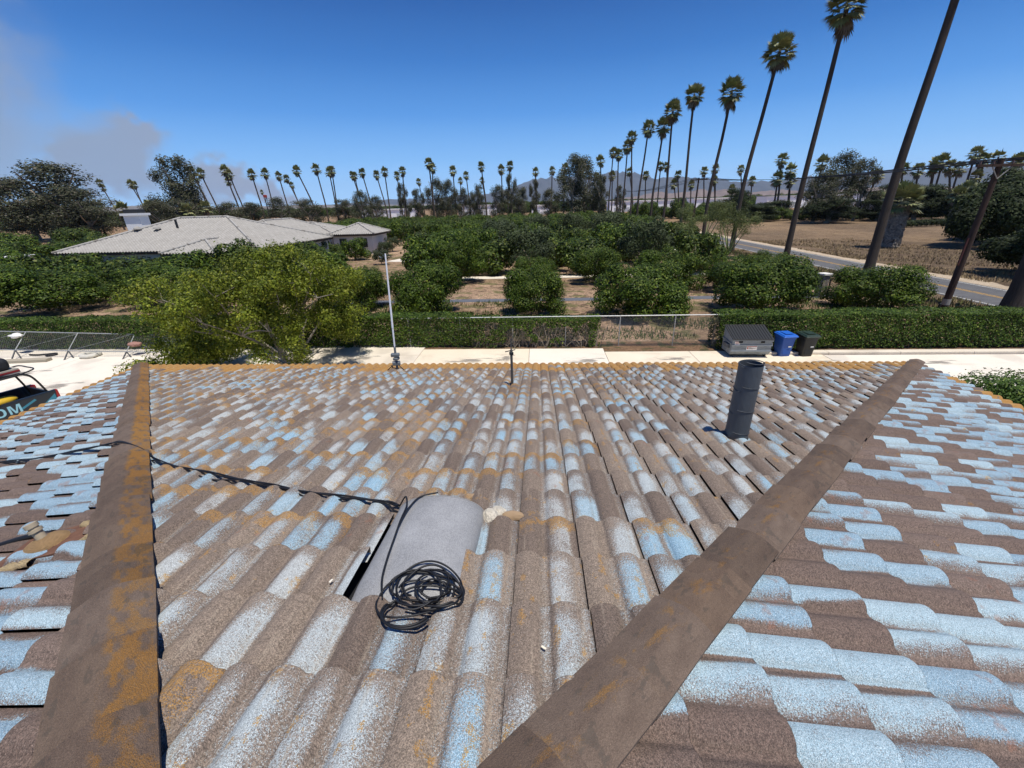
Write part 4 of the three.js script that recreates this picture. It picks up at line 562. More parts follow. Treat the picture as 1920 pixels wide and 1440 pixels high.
// ---------------------------------------------------------------- the pale green tree over the driveway and the shrub below the right eave
{
  const o = thing('shade_tree', 'large sprawling pale green tree with grey branches over the driveway', 'tree', [-10.9, 0, -16.9]), R = rng(41), limbs = [], clumps = [];
  const trunk = [[0, 0, 0, 0.6, 1.0, 0.1, 0.15, 0.12]]; void trunk;
  const tips = []; for (let i = 0; i < 9; i++) { const a = i / 9 * 6.28 + R() * 0.6, r = 1.1 + R() * 1.2, s = V((R() - 0.5) * 0.7, 0.05, (R() - 0.5) * 0.7), e = V(Math.cos(a) * r * 1.25 - 0.7, 1.7 + R() * 1.2, Math.sin(a) * r); limbs.push(limb(s, e, 0.055 + R() * 0.035, 0.04, R, 0.3)); for (let j = 0; j < 4; j++) { const b = a + (R() - 0.5) * 1.6, e2 = e.clone().add(V(Math.cos(b) * (0.6 + R() * 1.3) * 1.25, 0.3 + R() * 1.5, Math.sin(b) * (0.6 + R() * 1.1))); limbs.push(limb(e, e2, 0.036, 0.018, R, 0.3)); for (let k = 0; k < 3; k++) { const e3 = e2.clone().add(V((R() - 0.5) * 1.6, (R() - 0.15) * 0.9, (R() - 0.5) * 1.5)); limbs.push(limb(e2, e3, 0.016, 0.007, R, 0.3)); tips.push(e3); } } }
  part('trunk', limbs, new THREE.MeshStandardMaterial({ color: 0x8d857a, roughness: 1, bumpMap: rep(softGrain, 3), bumpScale: 0.01 }), o);
  for (const t of tips) clumps.push([t.x, t.y, t.z, 0.42 + R() * 0.3, 0.3 + R() * 0.2, 0.42 + R() * 0.3]);
  for (let i = 0; i < 120; i++) { const a = R() * 6.28, r = Math.sqrt(R()); clumps.push([-0.5 + Math.cos(a) * r * 3.7, 1.0 + (R() * 4.5) * (1 - 0.55 * r * r), Math.sin(a) * r * 3.2, 0.55, 0.38, 0.55]); }
  for (let i = 0; i < 34; i++) clumps.push([-2.2 - R() * 3.2, 0.35 + R() * 1.9, (R() - 0.3) * 3.4, 0.6, 0.45, 0.6]);
  part('crown', crown(61, clumps, 96000, 0.105, 0.06, [[0.118, 0.155, 0.012], [0.2, 0.235, 0.018], [0.32, 0.33, 0.04]], { fill: true, spread: 1.6 }), brightLeaf, o);
}
{
  const o = thing('tall_shrub', 'dense dark green shrub rising beside the right eave', 'shrub', [12.7, 0, -9.0]), cl = [], R = rng(55);
  for (let i = 0; i < 46; i++) { const a = R() * 6.28, r = Math.sqrt(R()) * 3.0; cl.push([Math.cos(a) * r, 0.9 + R() * 1.4 - 0.1 * r, Math.sin(a) * r * 0.7, 0.75, 0.5, 0.75]); }
  for (let i = 0; i < 12; i++) { const a = R() * 6.28, r = Math.sqrt(R()) * 2.6; cl.push([Math.cos(a) * r, 2.4 + R() * 0.25, Math.sin(a) * r * 0.7, 0.3, 0.25, 0.3]); }
  part('foliage', crown(56, cl, 60000, 0.085, 0.045, [[0.045, 0.085, 0.014], [0.07, 0.12, 0.02], [0.15, 0.2, 0.045]], { spread: 1.4 }), citrusLeaf, o); part('stems', trunkGeo(57, 2.2, 0.08, 2.2, 12), barkMat, o);
}
// ---------------------------------------------------------------- citrus orchard
const citCols = [[0.040, 0.072, 0.006], [0.072, 0.115, 0.009], [0.165, 0.205, 0.024]], citCols2 = [[0.038, 0.064, 0.008], [0.062, 0.096, 0.010], [0.14, 0.168, 0.024]], oliveCols = [[0.044, 0.062, 0.024], [0.066, 0.086, 0.034], [0.11, 0.13, 0.065]];
function citrusClumps(seed, n = 15) { const R = rng(seed), c = [[0, 1.35, 0, 1.9, 1.35, 1.9]]; for (let i = 0; i < n; i++) { const a = i / n * 6.28 * 2 + R(), h = 0.5 + R() * 1.9, r = (0.95 + R() * 0.6) * Math.sqrt(Math.max(0.1, 1 - Math.pow((h - 0.9) / 2.1, 2))) * 1.35; c.push([Math.cos(a) * r, h, Math.sin(a) * r, 0.62 + R() * 0.3, 0.5 + R() * 0.3, 0.62 + R() * 0.3]); } return c; }   // about 5 m wide, 2.9 m high
const citNear = [1, 2, 3].map((k) => crown(100 + k, citrusClumps(k * 7), 20000, 0.125, 0.07, citCols, { floor: 0.22 }));
const citFar = [1, 2, 3, 4].map((k) => crown(140 + k, citrusClumps(k * 11 + 3, 11), 5200, 0.22, 0.14, k % 2 ? citCols : citCols2, { floor: 0.15 }));
const oliveFar = [1, 2].map((k) => crown(160 + k, citrusClumps(k * 5 + 60, 12).map((c) => [c[0] * 0.9, c[1] * 1.1 + 0.5, c[2] * 0.9, c[3] * 0.85, c[4], c[5] * 0.85]), 4200, 0.2, 0.09, oliveCols, { floor: 0.6, spread: 1.7 }));
const citTrunk = [1, 2].map((k) => trunkGeo(170 + k, 2.0, 0.11, 1.3, 5));
let treeN = 0;
const NTH = (n) => ['first', 'second', 'third', 'fourth', 'fifth', 'sixth', 'seventh', 'eighth', 'ninth', 'tenth', 'eleventh', 'twelfth', 'thirteenth', 'fourteenth', 'fifteenth', 'sixteenth', 'seventeenth', 'eighteenth', 'nineteenth', 'twentieth'][n] ?? `${n + 1}th`;
const byBearing = (l, fi = 1) => [...l].sort((p, q) => p[0] / (fi === null ? 1 : p[fi]) - q[0] / (fi === null ? 1 : q[fi]));
function citrus(x, f, h, half, label, group, geos, mat = citrusLeaf) {
  const k = treeN++, R = rng(900 + k), o = thing(geos === oliveFar ? 'olive_tree' : 'orange_tree', label, 'tree', [x, 0, -f], R() * 6.28, group);
  o.scale.set(half / 2.5, h / 2.95, half / 2.5); part('trunk', citTrunk[k % 2], barkMat, o); part('crown', geos[k % geos.length], mat, o); return o;
}
const NEAR = [[-0.3, 26.6, 3.0, 2.25, 'round orange tree right behind the half bare hedge'], [6.3, 25.9, 3.5, 3.1, 'broad orange tree behind the open chain link fence'], [13.7, 26.2, 3.6, 3.3, 'broad orange tree behind the dumpster'], [20.5, 26.8, 2.85, 2.7, 'lone round orange tree left of the leaning utility pole'], [-7.5, 27.6, 3.6, 2.7, 'orange tree just right of the white antenna'], [-12.4, 29.2, 3.2, 2.2, 'orange tree just left of the white antenna'],
  [-7.2, 38.9, 4.3, 2.7, 'tall dark orange tree right of the curving garden path'], [-0.2, 36.5, 2.8, 2.1, 'small orange tree directly behind the round one'], [5.0, 37.8, 3.3, 2.6, 'orange tree over the mulch behind the fence gap'], [10.2, 34.6, 3.1, 2.8, 'orange tree between the two broad front trees'], [14.6, 33.4, 3.0, 2.2, 'orange tree below the stone gate'], [19.4, 36.6, 2.7, 2.2, 'small orange tree behind the stone pillar'],
  [-36.7, 29.6, 3.5, 4.4, 'wide dark orange tree at the far left behind the hedge'], [-29.8, 32.2, 3.4, 3.8, 'orange tree left of the pale green tree in front of the neighbour roof'], [-46.5, 34.5, 3.3, 3.6, 'orange tree cut by the left picture edge'], [-20.2, 33.8, 3.5, 3.2, 'orange tree behind the crown of the pale green tree'], [-24.6, 28.6, 2.6, 2.6, 'low orange tree half hidden by the pale green tree']];
for (const [x, f, h, w, l] of NEAR) citrus(x, f, h, w, l, 'front orchard trees', citNear);
{
  const R = rng(404);
  for (let f = 43.5, row = 0; f < 150; f += 6.0, row++) for (let x = 22, nth = 0; x > -62; x -= 5.6) {
    const jx = x + (R() - 0.5) * 2.4, jf = f + (R() - 0.5) * 2.2; if (R() < 0.06) continue;
    if (jx < -13 && jf < 82 && jx > -31) continue;                       // garden in front of the neighbour's house
    if (jx < -24 && jf < 88) continue;                                  // the house itself
    if (jx > 12 && jx < 22 && jf > 44 && jf < 58) continue;              // the gate
    if (jx > 22.5) continue;
    const ol = jf > 42 && jf < 78 && jx > -6 && jx < 11 && R() < 0.4;
    citrus(jx, jf, (ol ? 3.6 : 3.4) + R() * 0.8, 2.8 + R() * 0.9, ol ? `grey green olive tree, ${NTH(nth++)} from the road in the ${NTH(row)} deep orchard row` : `dark orange tree, ${NTH(nth++)} from the road in the ${NTH(row)} deep orchard row`, ol ? 'olive trees in the orchard' : 'orchard rows', ol ? oliveFar : citFar, ol ? matteLeaf : citrusLeaf);
  }
  // shrubbery round the neighbour's house
  let gl = 0, gb = 0, gs = 0;
  for (const [x, f, h, w] of [[-52, 38, 3.9, 3.8], [-58, 42, 3.4, 3.4], [-64, 47, 3.6, 3.6], [-38.5, 38.3, 3.6, 3.8], [-33, 38.6, 3.7, 3.4], [-28.2, 40.5, 4.2, 3.5], [-24.4, 36.4, 3.4, 3.0], [-26.2, 47, 4.0, 3.4], [-28.8, 50.5, 3.7, 2.9], [-29.5, 55, 3.0, 2.8], [-25.2, 58.5, 2.9, 2.3], [-30.5, 61.5, 2.5, 2.2], [-22, 43, 3.2, 3.0], [-44.5, 38.4, 3.7, 3.8], [-66, 56, 3.4, 3.8], [-74, 64, 3.6, 4], [-82, 60, 3.6, 4.2], [-70, 74, 3.8, 4.2], [-60, 84, 4, 4], [-82, 78, 4, 4.4], [-94, 72, 4, 4.4], [-95, 86, 4.2, 4.4], [-75, 92, 4.2, 4.4], [-62, 97, 4.2, 4.4], [-108, 84, 4.4, 5], [-110, 98, 4.4, 5], [-90, 100, 4.4, 5], [-50, 94, 3.8, 4.4], [-44, 100, 4, 4.4], [-36, 92, 3.6, 4.4], [-68, 66, 3.4, 3.6], [-88, 66, 3.6, 4.2]]) citrus(x, f, h, w, (f < 50 ? `leafy garden tree in front of the neighbour house, ${NTH(gl++)} counted leftwards` : `leafy tree behind or beside the neighbour house, ${NTH(gb++)} counted outwards`), 'trees round the neighbour house', citFar);
  for (const [x, f, h, w] of [[-19.6, 53, 1.5, 1.5], [-14.9, 60, 1.6, 1.5], [-14.2, 66, 1.7, 1.7], [-22.6, 63, 1.8, 1.6], [-23.4, 69, 1.9, 1.8], [-13.6, 73, 1.9, 1.8], [-17, 79, 2.0, 2.2], [-21, 80, 2.0, 2.2], [-12.8, 54, 1.6, 1.5]]) citrus(x, f, h, w, `low clipped shrub by the curving garden path, ${NTH(gs++)} along it`, 'shrubs along the garden path', oliveFar, matteLeaf);
}
{ // agave by the path
  const o = thing('agave', 'blue grey agave rosette by the neighbour house corner', 'agave', [-20.4, 0, -56.2]), R = rng(3), m = std(0x8393a0, 0.7, { side: THREE.DoubleSide });
  for (let i = 0; i < 26; i++) { const a = i * 2.4, t = i / 26, e = 0.25 + 0.9 * t, L = 1.5 - 0.3 * t, s = new THREE.Shape(); s.moveTo(-0.08, 0); s.quadraticCurveTo(-0.1, L * 0.5, 0, L); s.quadraticCurveTo(0.1, L * 0.5, 0.08, 0); const g = new THREE.ShapeGeometry(s, 4); g.rotateX(Math.PI / 2 - e); g.rotateY(a); part('leaf', g.translate(0, 0.2, 0), m, o); }
}
// ---------------------------------------------------------------- the neighbour's house
{
  const o = thing('neighbour_house', 'sprawling white house with pale grey barrel tile hip roofs', 'house', [0, 0, 0]);
  const roofM = [0, 1].map((i) => new THREE.MeshStandardMaterial({ roughness: 0.95, map: rep(tex(256, 256, (u, v, x, y) => { const row = v * 8, jj = Math.floor(row), n = hash2(Math.floor(u * 8), jj + i * 40), d = row - jj; let c = mixc([154, 150, 143], [178, 174, 167], 0.5 * n + 0.5 * fbm(u * 4, v * 4, 3, 4)); if (d < 0.1) c = mixc(c, [120, 113, 104], 0.7); return c.map((k) => k * (0.9 + 0.14 * hash2(x, y))); }), 0.42) }));
  const wallM = std(0xd9d6d0, 0.9, { bumpMap: softGrain, bumpScale: 0.01 }), dark = std(0x1c1e22, 0.6), trim = std(0x4a3b30, 0.9);
  // corrugated slope: eave from A to B (left to right seen from outside), ridge points C above A side and D above B side
  function slope(A, B, C, D) {
    const eu = B.clone().sub(A), W = eu.length(); eu.normalize(); const n = Math.max(4, Math.round(W / 0.33)), P = [], U = [], I = []; const inw = V(-eu.z, 0, eu.x); if (inw.dot(C.clone().add(D).multiplyScalar(0.5).sub(A)) < 0) inw.negate();
    const c0 = C.clone().sub(A).dot(eu), d0 = D.clone().sub(A).dot(eu), run = C.clone().sub(A).dot(inw), rise = C.y - A.y;
    for (let i = 0; i <= n * 4; i++) { const u = W * i / (n * 4), ph = i % 4, h = [0, 0.075, 0.11, 0.075][ph]; let t = 1; if (u < c0) t = u / Math.max(c0, 1e-3); if (u > d0) t = Math.min(t, (W - u) / Math.max(W - d0, 1e-3)); const p = A.clone().addScaledVector(eu, u); P.push(p.x, p.y + h, p.z); const q = p.clone().addScaledVector(inw, run * t); P.push(q.x, q.y + rise * t + h, q.z); U.push(u, 0, u, Math.hypot(run, rise) * t); if (i) { const a = i * 2 - 2; I.push(a, a + 2, a + 3, a, a + 3, a + 1); } }
    const g = new THREE.BufferGeometry(); g.setAttribute('position', new THREE.Float32BufferAttribute(P, 3)); g.setAttribute('uv', new THREE.Float32BufferAttribute(U, 2)); g.setIndex(I); g.computeVertexNormals(); return g;
  }
  function hip(x0, x1, f0, f1, ye, yr, wallH, inset = 0.6) {
    const w = x1 - x0, d = f1 - f0, a = Math.min(w, d) / 2, long = w > d, A = V(x0, ye, -f0), B = V(x1, ye, -f0), Cc = V(x1, ye, -f1), Dd = V(x0, ye, -f1);
    const r0 = long ? V(x0 + a, yr, -(f0 + f1) / 2) : V((x0 + x1) / 2, yr, -(f0 + a)), r1 = long ? V(x1 - a, yr, -(f0 + f1) / 2) : V((x0 + x1) / 2, yr, -(f1 - a));
    const R = long ? [[A, B, r0, r1], [B, Cc, r1, r1], [Cc, Dd, r1, r0], [Dd, A, r0, r0]] : [[A, B, r0, r0], [B, Cc, r0, r1], [Cc, Dd, r1, r1], [Dd, A, r1, r0]];
    R.forEach((s) => { const m = roofM[0].clone(); m.side = THREE.DoubleSide; const p = part('roof_slope', slope(...s), m, o); void p; });
    part('hip_tiles', [[A, r0], [B, long ? r1 : r0], [Cc, r1], [Dd, long ? r0 : r1], [r0, r1]].filter(([p, q]) => p.distanceTo(q) > 0.2).map(([p, q]) => bar(p.clone().add(V(0, 0.1, 0)), q.clone().add(V(0, 0.1, 0)), 0.13, 0.13, 7)), roofM[1], o);
    part('fascia', [box(w - 0.1, 0.22, 0.05, (x0 + x1) / 2, ye - 0.12, -f0 - 0.08), box(0.05, 0.22, d - 0.1, x0 + 0.08, ye - 0.12, -(f0 + f1) / 2), box(0.05, 0.22, d - 0.1, x1 - 0.08, ye - 0.12, -(f0 + f1) / 2)], trim, o);
    part('wall', box(w - 2 * inset, wallH, d - 2 * inset, (x0 + x1) / 2, wallH / 2, -(f0 + f1) / 2), wallM, o);
  }
  hip(-50, -27.8, 42, 58.5, 3.05, 6.0, 2.9); hip(-43, -33, 55, 72, 3.15, 5.3, 3.0); hip(-36.8, -31, 40.2, 48, 2.95, 4.0, 2.8);
  hip(-46, -31.2, 66, 78, 3.0, 4.55, 2.9); hip(-31.9, -24.6, 65.2, 73, 2.95, 4.35, 2.8);
  for (const [x, w, y] of [[-37.5, 1.55, 2.2], [-33.2, 0.95, 2.15]]) { const s = new THREE.Shape(); s.moveTo(-w, 0); s.lineTo(-w, y - w * 0.6); s.absellipse(0, y - w * 0.6, w, w * 0.8, Math.PI, 0, true); s.lineTo(w, 0); const g = new THREE.ExtrudeGeometry(s, { depth: 0.05, bevelEnabled: false }); part('arch', g.translate(x, 0, -66.58), dark, o); const pts = []; for (let i = 0; i <= 16; i++) { const a = Math.PI - i / 16 * Math.PI; pts.push(V(x + Math.cos(a) * (w + 0.12), y - w * 0.6 + Math.sin(a) * (w * 0.8 + 0.12), -66.5)); } part('arch_trim', tube(pts, 0.1, 30, 6), wallM, o); }
  part('downpipe', [bar(V(-34.6, 0, -66.45), V(-34.6, 3.0, -66.45), 0.06), box(0.25, 0.3, 0.2, -34.6, 2.9, -66.4)], dark, o);
  for (const x of [-29.8, -26.6]) part('window', box(1.1, 1.3, 0.06, x, 1.7, -65.78), dark, o);
  for (const x of [-48, -44, -40]) part('window', box(1.4, 1.2, 0.06, x, 1.7, -42.58), dark, o);
  part('chimney', [box(2.0, 1.7, 1.3, -48.4, 5.7, -51.5), box(2.4, 0.26, 1.7, -48.4, 6.6, -51.5)], std(0xe8e6e2, 0.85), o); part('chimney_cap', [box(1.8, 0.42, 1.1, -48.4, 6.95, -51.5, 0, 0.05)], std(0x23262a, 0.7), o);
  for (const [x, f] of [[-44.5, 47], [-42.2, 47]]) { const g = new THREE.SphereGeometry(0.42, 14, 6, 0, 6.3, 0, 1.3); part('roof_vent', g.translate(x, 3.15 + (f - 42) * 0.36, -f), roofM[1], o); }
  part('vent_pipe', bar(V(-40.2, 5, -47.5), V(-40.2, 5.95, -47.5), 0.12), dark, o);
}
{ // pale outbuilding slab behind the left orchard
  const o = thing('flat_shed', 'low white flat roofed shed at the left behind the orange trees', 'shed', [-62.5, 0, -47.2]); part('roof', box(4.6, 0.12, 3.4, 0, 2.45, 0), std(0xe2e2e0, 0.7), o); part('wall', box(4.2, 2.4, 3, 0, 1.2, 0), std(0xb9b6ae, 0.9), o);
}
// ---------------------------------------------------------------- palms
const palmTrunkMat = new THREE.MeshStandardMaterial({ roughness: 1, map: rep(tex(128, 512, (u, v, x, y) => { const r = fbm(u * 3, v * 60, 3), n = fbm(u * 9, v * 20, 4); return mixc([58, 50, 43], [98, 86, 75], r * 0.6 + n * 0.4).map((k) => k * (0.85 + 0.25 * hash2(x, y))); }), 1, 4), bumpMap: rep(softGrain, 2, 20), bumpScale: 0.03 });
const frondMat = new THREE.MeshPhysicalMaterial({ vertexColors: true, roughness: 0.55, side: THREE.DoubleSide, transmission: 0.12, thickness: 0 });
function fanCrown(seed, nLeaf, blades, rad, skirt, low = 2.1) {
  const R = rng(seed), P = [], C = [];
  const leaf = (az, el, stalk, len, col, droop) => {
    const d = V(Math.cos(az) * Math.cos(el), Math.sin(el), Math.sin(az) * Math.cos(el)), side = V(-Math.sin(az), 0, Math.cos(az)), up = side.clone().cross(d).normalize(), base = d.clone().multiplyScalar(stalk).add(V(0, -droop * stalk * 0.15, 0));
    const st = V(0, 0, 0), w = 0.03; P.push(st.x - side.x * w, st.y, st.z - side.z * w, st.x + side.x * w, st.y, st.z + side.z * w, base.x, base.y, base.z); for (let q = 0; q < 3; q++) C.push(col[0] * 0.9, col[1] * 0.8, col[2]);
    for (let b = 0; b < blades; b++) {
      const a = ((b + 0.5) / blades - 0.5) * 3.5 + (R() - 0.5) * 0.08, dir = d.clone().multiplyScalar(Math.cos(a)).addScaledVector(side, Math.sin(a)).addScaledVector(up, -0.12 * Math.abs(Math.sin(a))).normalize(), per = dir.clone().cross(up).normalize(), L = len * (0.82 + 0.2 * R()) * (1 - 0.18 * Math.abs(a) / 1.7), bw = len * 0.11 * 12 / blades;
      const m = base.clone().addScaledVector(dir, L * 0.55), tip = base.clone().addScaledVector(dir, L).add(V(0, -droop * L * (0.32 + 0.2 * R()), 0)), v = 0.75 + 0.5 * R(), c = [col[0] * v, col[1] * v, col[2] * v];
      P.push(base.x, base.y, base.z, m.x + per.x * bw, m.y + per.y * bw, m.z + per.z * bw, m.x - per.x * bw, m.y - per.y * bw, m.z - per.z * bw, m.x + per.x * bw, m.y + per.y * bw, m.z + per.z * bw, tip.x, tip.y, tip.z, m.x - per.x * bw, m.y - per.y * bw, m.z - per.z * bw); for (let q = 0; q < 6; q++) C.push(...c);
    }
  };
  for (let i = 0; i < nLeaf; i++) { const t = i / nLeaf, el = 1.35 - low * t + (R() - 0.5) * 0.35, az = i * 2.39996 + R() * 0.4, g = [0.145, 0.175, 0.055], y = [0.28, 0.27, 0.11]; leaf(az, el, rad * (0.34 + 0.3 * R()), rad * 0.56, mixc(g, y, R()), 0.12 + 0.3 * t); }
  for (let i = 0; i < skirt; i++) { const az = i * 2.39996, el = -0.95 - 0.5 * R(); leaf(az, el, rad * (0.3 + 0.3 * R()), rad * 0.5, mixc([0.14, 0.1, 0.055], [0.21, 0.16, 0.09], R()), 0.7); }
  const g = new THREE.BufferGeometry(); g.setAttribute('position', new THREE.Float32BufferAttribute(P, 3)); g.setAttribute('color', new THREE.Float32BufferAttribute(C, 3)); g.computeVertexNormals(); return g;
}
const crownNear = [1, 2, 3].map((k) => fanCrown(200 + k, 46, 14, 1.75, 8)), crownFar = [1, 2, 3, 4].map((k) => fanCrown(220 + k, 32, 7, 1.75, 5));
function palm(xb, f, xt, h, r, label, group, near, sc = 1, bend = 1) {
  const R = rng(Math.round(xb * 31 + f * 7 + h * 11) >>> 0), o = thing('fan_palm', label, 'palm tree', [xb, 0, -f], 0, group), dx = xt - xb, n = near ? 14 : 6;
  const c = new THREE.CatmullRomCurve3([V(0, -0.1, 0), V(dx * 0.2 - 0.25 * bend * Math.sign(dx || 1) * Math.min(1, Math.abs(dx)), h * 0.35, (R() - 0.5) * 0.3), V(dx * 0.62, h * 0.72, (R() - 0.5) * 0.4), V(dx, h - 0.6, 0)]), seg = near ? 12 : 6, g = new THREE.TubeGeometry(c, n, 1, seg), p = g.attributes.position;
  for (let i = 0; i <= n; i++) { const t = i / n, q = c.getPointAt(t), rr = r * (0.62 + 0.38 * Math.pow(1 - t, 1.6) + (t < 0.08 ? (0.08 - t) * 4 : 0)); for (let j = 0; j <= seg; j++) { const k = i * (seg + 1) + j; p.setXYZ(k, q.x + (p.getX(k) - q.x) * rr, q.y + (p.getY(k) - q.y) * rr, q.z + (p.getZ(k) - q.z) * rr); } }
  g.computeVertexNormals(); part('trunk', g, palmTrunkMat, o);
  const cr = part('crown', near ? crownNear[Math.floor(R() * 3)] : crownFar[Math.floor(R() * 4)], frondMat, o); cr.position.set(dx, h - 0.65, 0); cr.rotation.set((R() - 0.5) * 0.15, R() * 6.28, (R() - 0.5) * 0.15); cr.scale.setScalar(sc * (0.92 + 0.16 * R())); cr.scale.y *= 1.12; return o;
}
palm(27.35, 25.4, 28.2, 21, 0.5, 'thick palm trunk cut by the right picture edge', undefined, true);
palm(27.3, 37.0, 27.6, 22.5, 0.36, 'second nearest roadside palm whose crown is above the picture', 'palms along the road', true);
const ORD = ['farthest', 'second farthest', 'third farthest', 'fourth farthest', 'fifth farthest', 'sixth farthest', 'seventh farthest', 'fifth nearest crown', 'fourth nearest crown', 'third nearest crown', 'nearest crown, cut by the top edge,'];
[[26.7, 173.1, 27.2, 22.8], [27.7, 161.5, 27.2, 20.9], [27.1, 146.3, 27.2, 21.6], [28.4, 140.8, 27.2, 23.4], [26.3, 120.9, 27.2, 22.8], [26.3, 106.4, 27.2, 21.1], [27.6, 100.7, 27.2, 23.0], [27.6, 88.2, 27.2, 23.2], [26.2, 71.7, 27.2, 20.2], [25.7, 59.6, 27.2, 21.6], [26.8, 48.5, 27.2, 21.8]].forEach(([a, f, b, h], i) => palm(a, f, b, h + 0.5, 0.3, `tall roadside fan palm, ${ORD[i]} of the row`, 'palms along the road', true, 1.12));
const LEFT = [[-193.0, 197.1, -196.7], [-226.5, 231.1, -229.8], [-190.4, 210.2, -194.4], [-199.1, 218.5, -200.3], [-120.4, 161.2, -124.6], [-140.8, 185.6, -141.9], [-121.9, 166.7, -125.3], [-109.0, 159.5, -110.8], [-118.0, 175.6, -120.4], [-146.1, 214.0, -148.2], [-112.6, 179.1, -113.6], [-106.1, 176.2, -106.4], [-108.9, 191.8, -109.9], [-211.5, 344.2, -213.6], [-111.8, 209.1, -116.4], [-141.4, 262.7, -143.9], [-85.0, 169.3, -89.8], [-79.3, 165.5, -80.3], [-81.5, 178.9, -81.8], [-79.1, 174.5, -78.7]];
byBearing(LEFT).forEach(([a, f, b], i) => palm(a, f, b, 20.6, 0.34, `slender skyline palm behind the neighbour house, ${NTH(i)} from the left edge`, 'skyline palms at the left', false, 1.15));
const MID = [[-79.7, 202.8, -82.3], [-81.6, 206.5, -82.9], [-70.6, 189.7, -72.8], [-69.5, 204.4, -72.0], [-62.6, 188.0, -62.7], [-64.6, 212.0, -65.1], [-55.6, 188.3, -55.4], [-69.1, 271.8, -70.8], [-36.7, 158.1, -37.0], [-41.6, 177.9, -40.4], [-35.6, 194.5, -35.6], [-46.7, 274.7, -46.3], [-34.4, 227.9, -35.3], [-20.4, 178.1, -21.6], [-31.7, 276.5, -33.4], [-15.4, 197.5, -15.4], [-11.8, 180.1, -10.7], [-0.7, 217.5, -1.1], [6.4, 214.1, 6.5], [11.3, 200.4, 11.5], [30.6, 267.3, 29.0], [35.6, 270.0, 33.8], [23.9, 172.6, 22.7]];
byBearing(MID).forEach(([a, f, b], i) => palm(a, f, b, 20.6, 0.34, `slender skyline palm beyond the orchard, ${NTH(i)} right of the neighbour house`, 'skyline palms beyond the orchard', false, 1.15));
const FAR = [[49.0, 48.9, 18.9], [52.8, 51.2, 18.7], [39.2, 36.7, 17.2], [44.0, 43.4, 15.7], [56.5, 54.9, 12.4], [57.6, 56.0, 15.5], [62.3, 61.7, 11.8], [67.6, 66.0, 16.5], [72.0, 70.3, 17.2], [72.2, 70.5, 13.1], [82.7, 80.2, 16.7], [86.0, 85.3, 12.5], [79.0, 77.9, 9.8], [30.5, 30.0, 15.9]];
byBearing(FAR, null).forEach(([a, b, h], i) => palm(a, 190, b, h + 0.6, 0.34, `distant palm between the roadside palm trunks, ${NTH(i)} from the left`, 'distant palms past the road', false, 1.1));
const RIGHT = [[76.3, 75.2, 16.8], [75.6, 75.0, 11.7], [80.1, 78.4, 13.8], [79.8, 79.1, 11.2], [87.4, 87.4, 15.6], [103.4, 104.7, 11.6], [113.5, 111.7, 13.1], [117.5, 116.3, 12.8], [122.1, 120.7, 14.4], [123.1, 122.6, 15.0], [121.6, 120.7, 13.0], [128.3, 125.0, 13.4], [128.4, 128.1, 12.8], [131.7, 131.3, 16.7], [135.8, 134.1, 15.0], [140.0, 138.0, 15.6], [145.0, 144.1, 14.7], [134.7, 133.8, 10.4], [143.8, 143.3, 14.0]];
byBearing(RIGHT, null).forEach(([a, b, h], i) => palm(a, 150, b, h + 0.6, 0.4, `palm in the grove beyond the dry field, ${NTH(i)} from the left`, 'palms beyond the dry field', false, 1.35));
let sp1 = 0, sp2 = 0;
for (const [x, f, h] of [[97, 112, 6.5], [104, 118, 7.5], [110, 122, 7], [92, 118, 5.6], [88, 121, 5.2], [-150, 128, 9], [-138, 120, 8], [-126, 122, 7.5], [-121, 125, 8.6], [-118, 131, 9.2], [-104, 128, 7.8], [-101, 132, 8.6]]) palm(x, f, x + 0.3, h, 0.3, x > 0 ? `short bushy palm before the grove past the field, ${NTH(sp1++)} nearest` : `short bushy palm among the left gum trees, ${NTH(sp2++)} nearest`, x > 0 ? 'short palms past the field' : 'short palms behind the neighbour house', false, 1.3);
{ // the stout palm standing alone in the field
  const o = thing('stout_palm', 'stout short palm with a shaggy trunk alone in the dry field', 'palm tree', [45.9, 0, -60]), R = rng(66), L = new Leaves();
  part('trunk', new THREE.CylinderGeometry(0.55, 0.8, 5.3, 14, 6).translate(0, 2.6, 0), std(0x75695c, 1), o);
  for (let i = 0; i < 1100; i++) { const a = R() * 6.283, y = 0.25 + R() * 4.9, r = 0.98 - 0.2 * y / 5 + 0.12 * R(), v = 0.7 + 0.6 * R(); L.leaf(Math.cos(a) * r, y, Math.sin(a) * r, Math.cos(a) + (R() - 0.5) * 0.7, 0.45 + (R() - 0.5) * 0.5, Math.sin(a) + (R() - 0.5) * 0.7, 0.6, 0.22, [0.27 * v, 0.225 * v, 0.17 * v], R); }
  part('thatch', L.geo(), new THREE.MeshStandardMaterial({ vertexColors: true, roughness: 1, side: THREE.DoubleSide }), o);
  const c = part('crown', fanCrown(260, 40, 14, 2.6, 0, 1.9), frondMat, o); c.position.set(0, 5.5, 0);
}
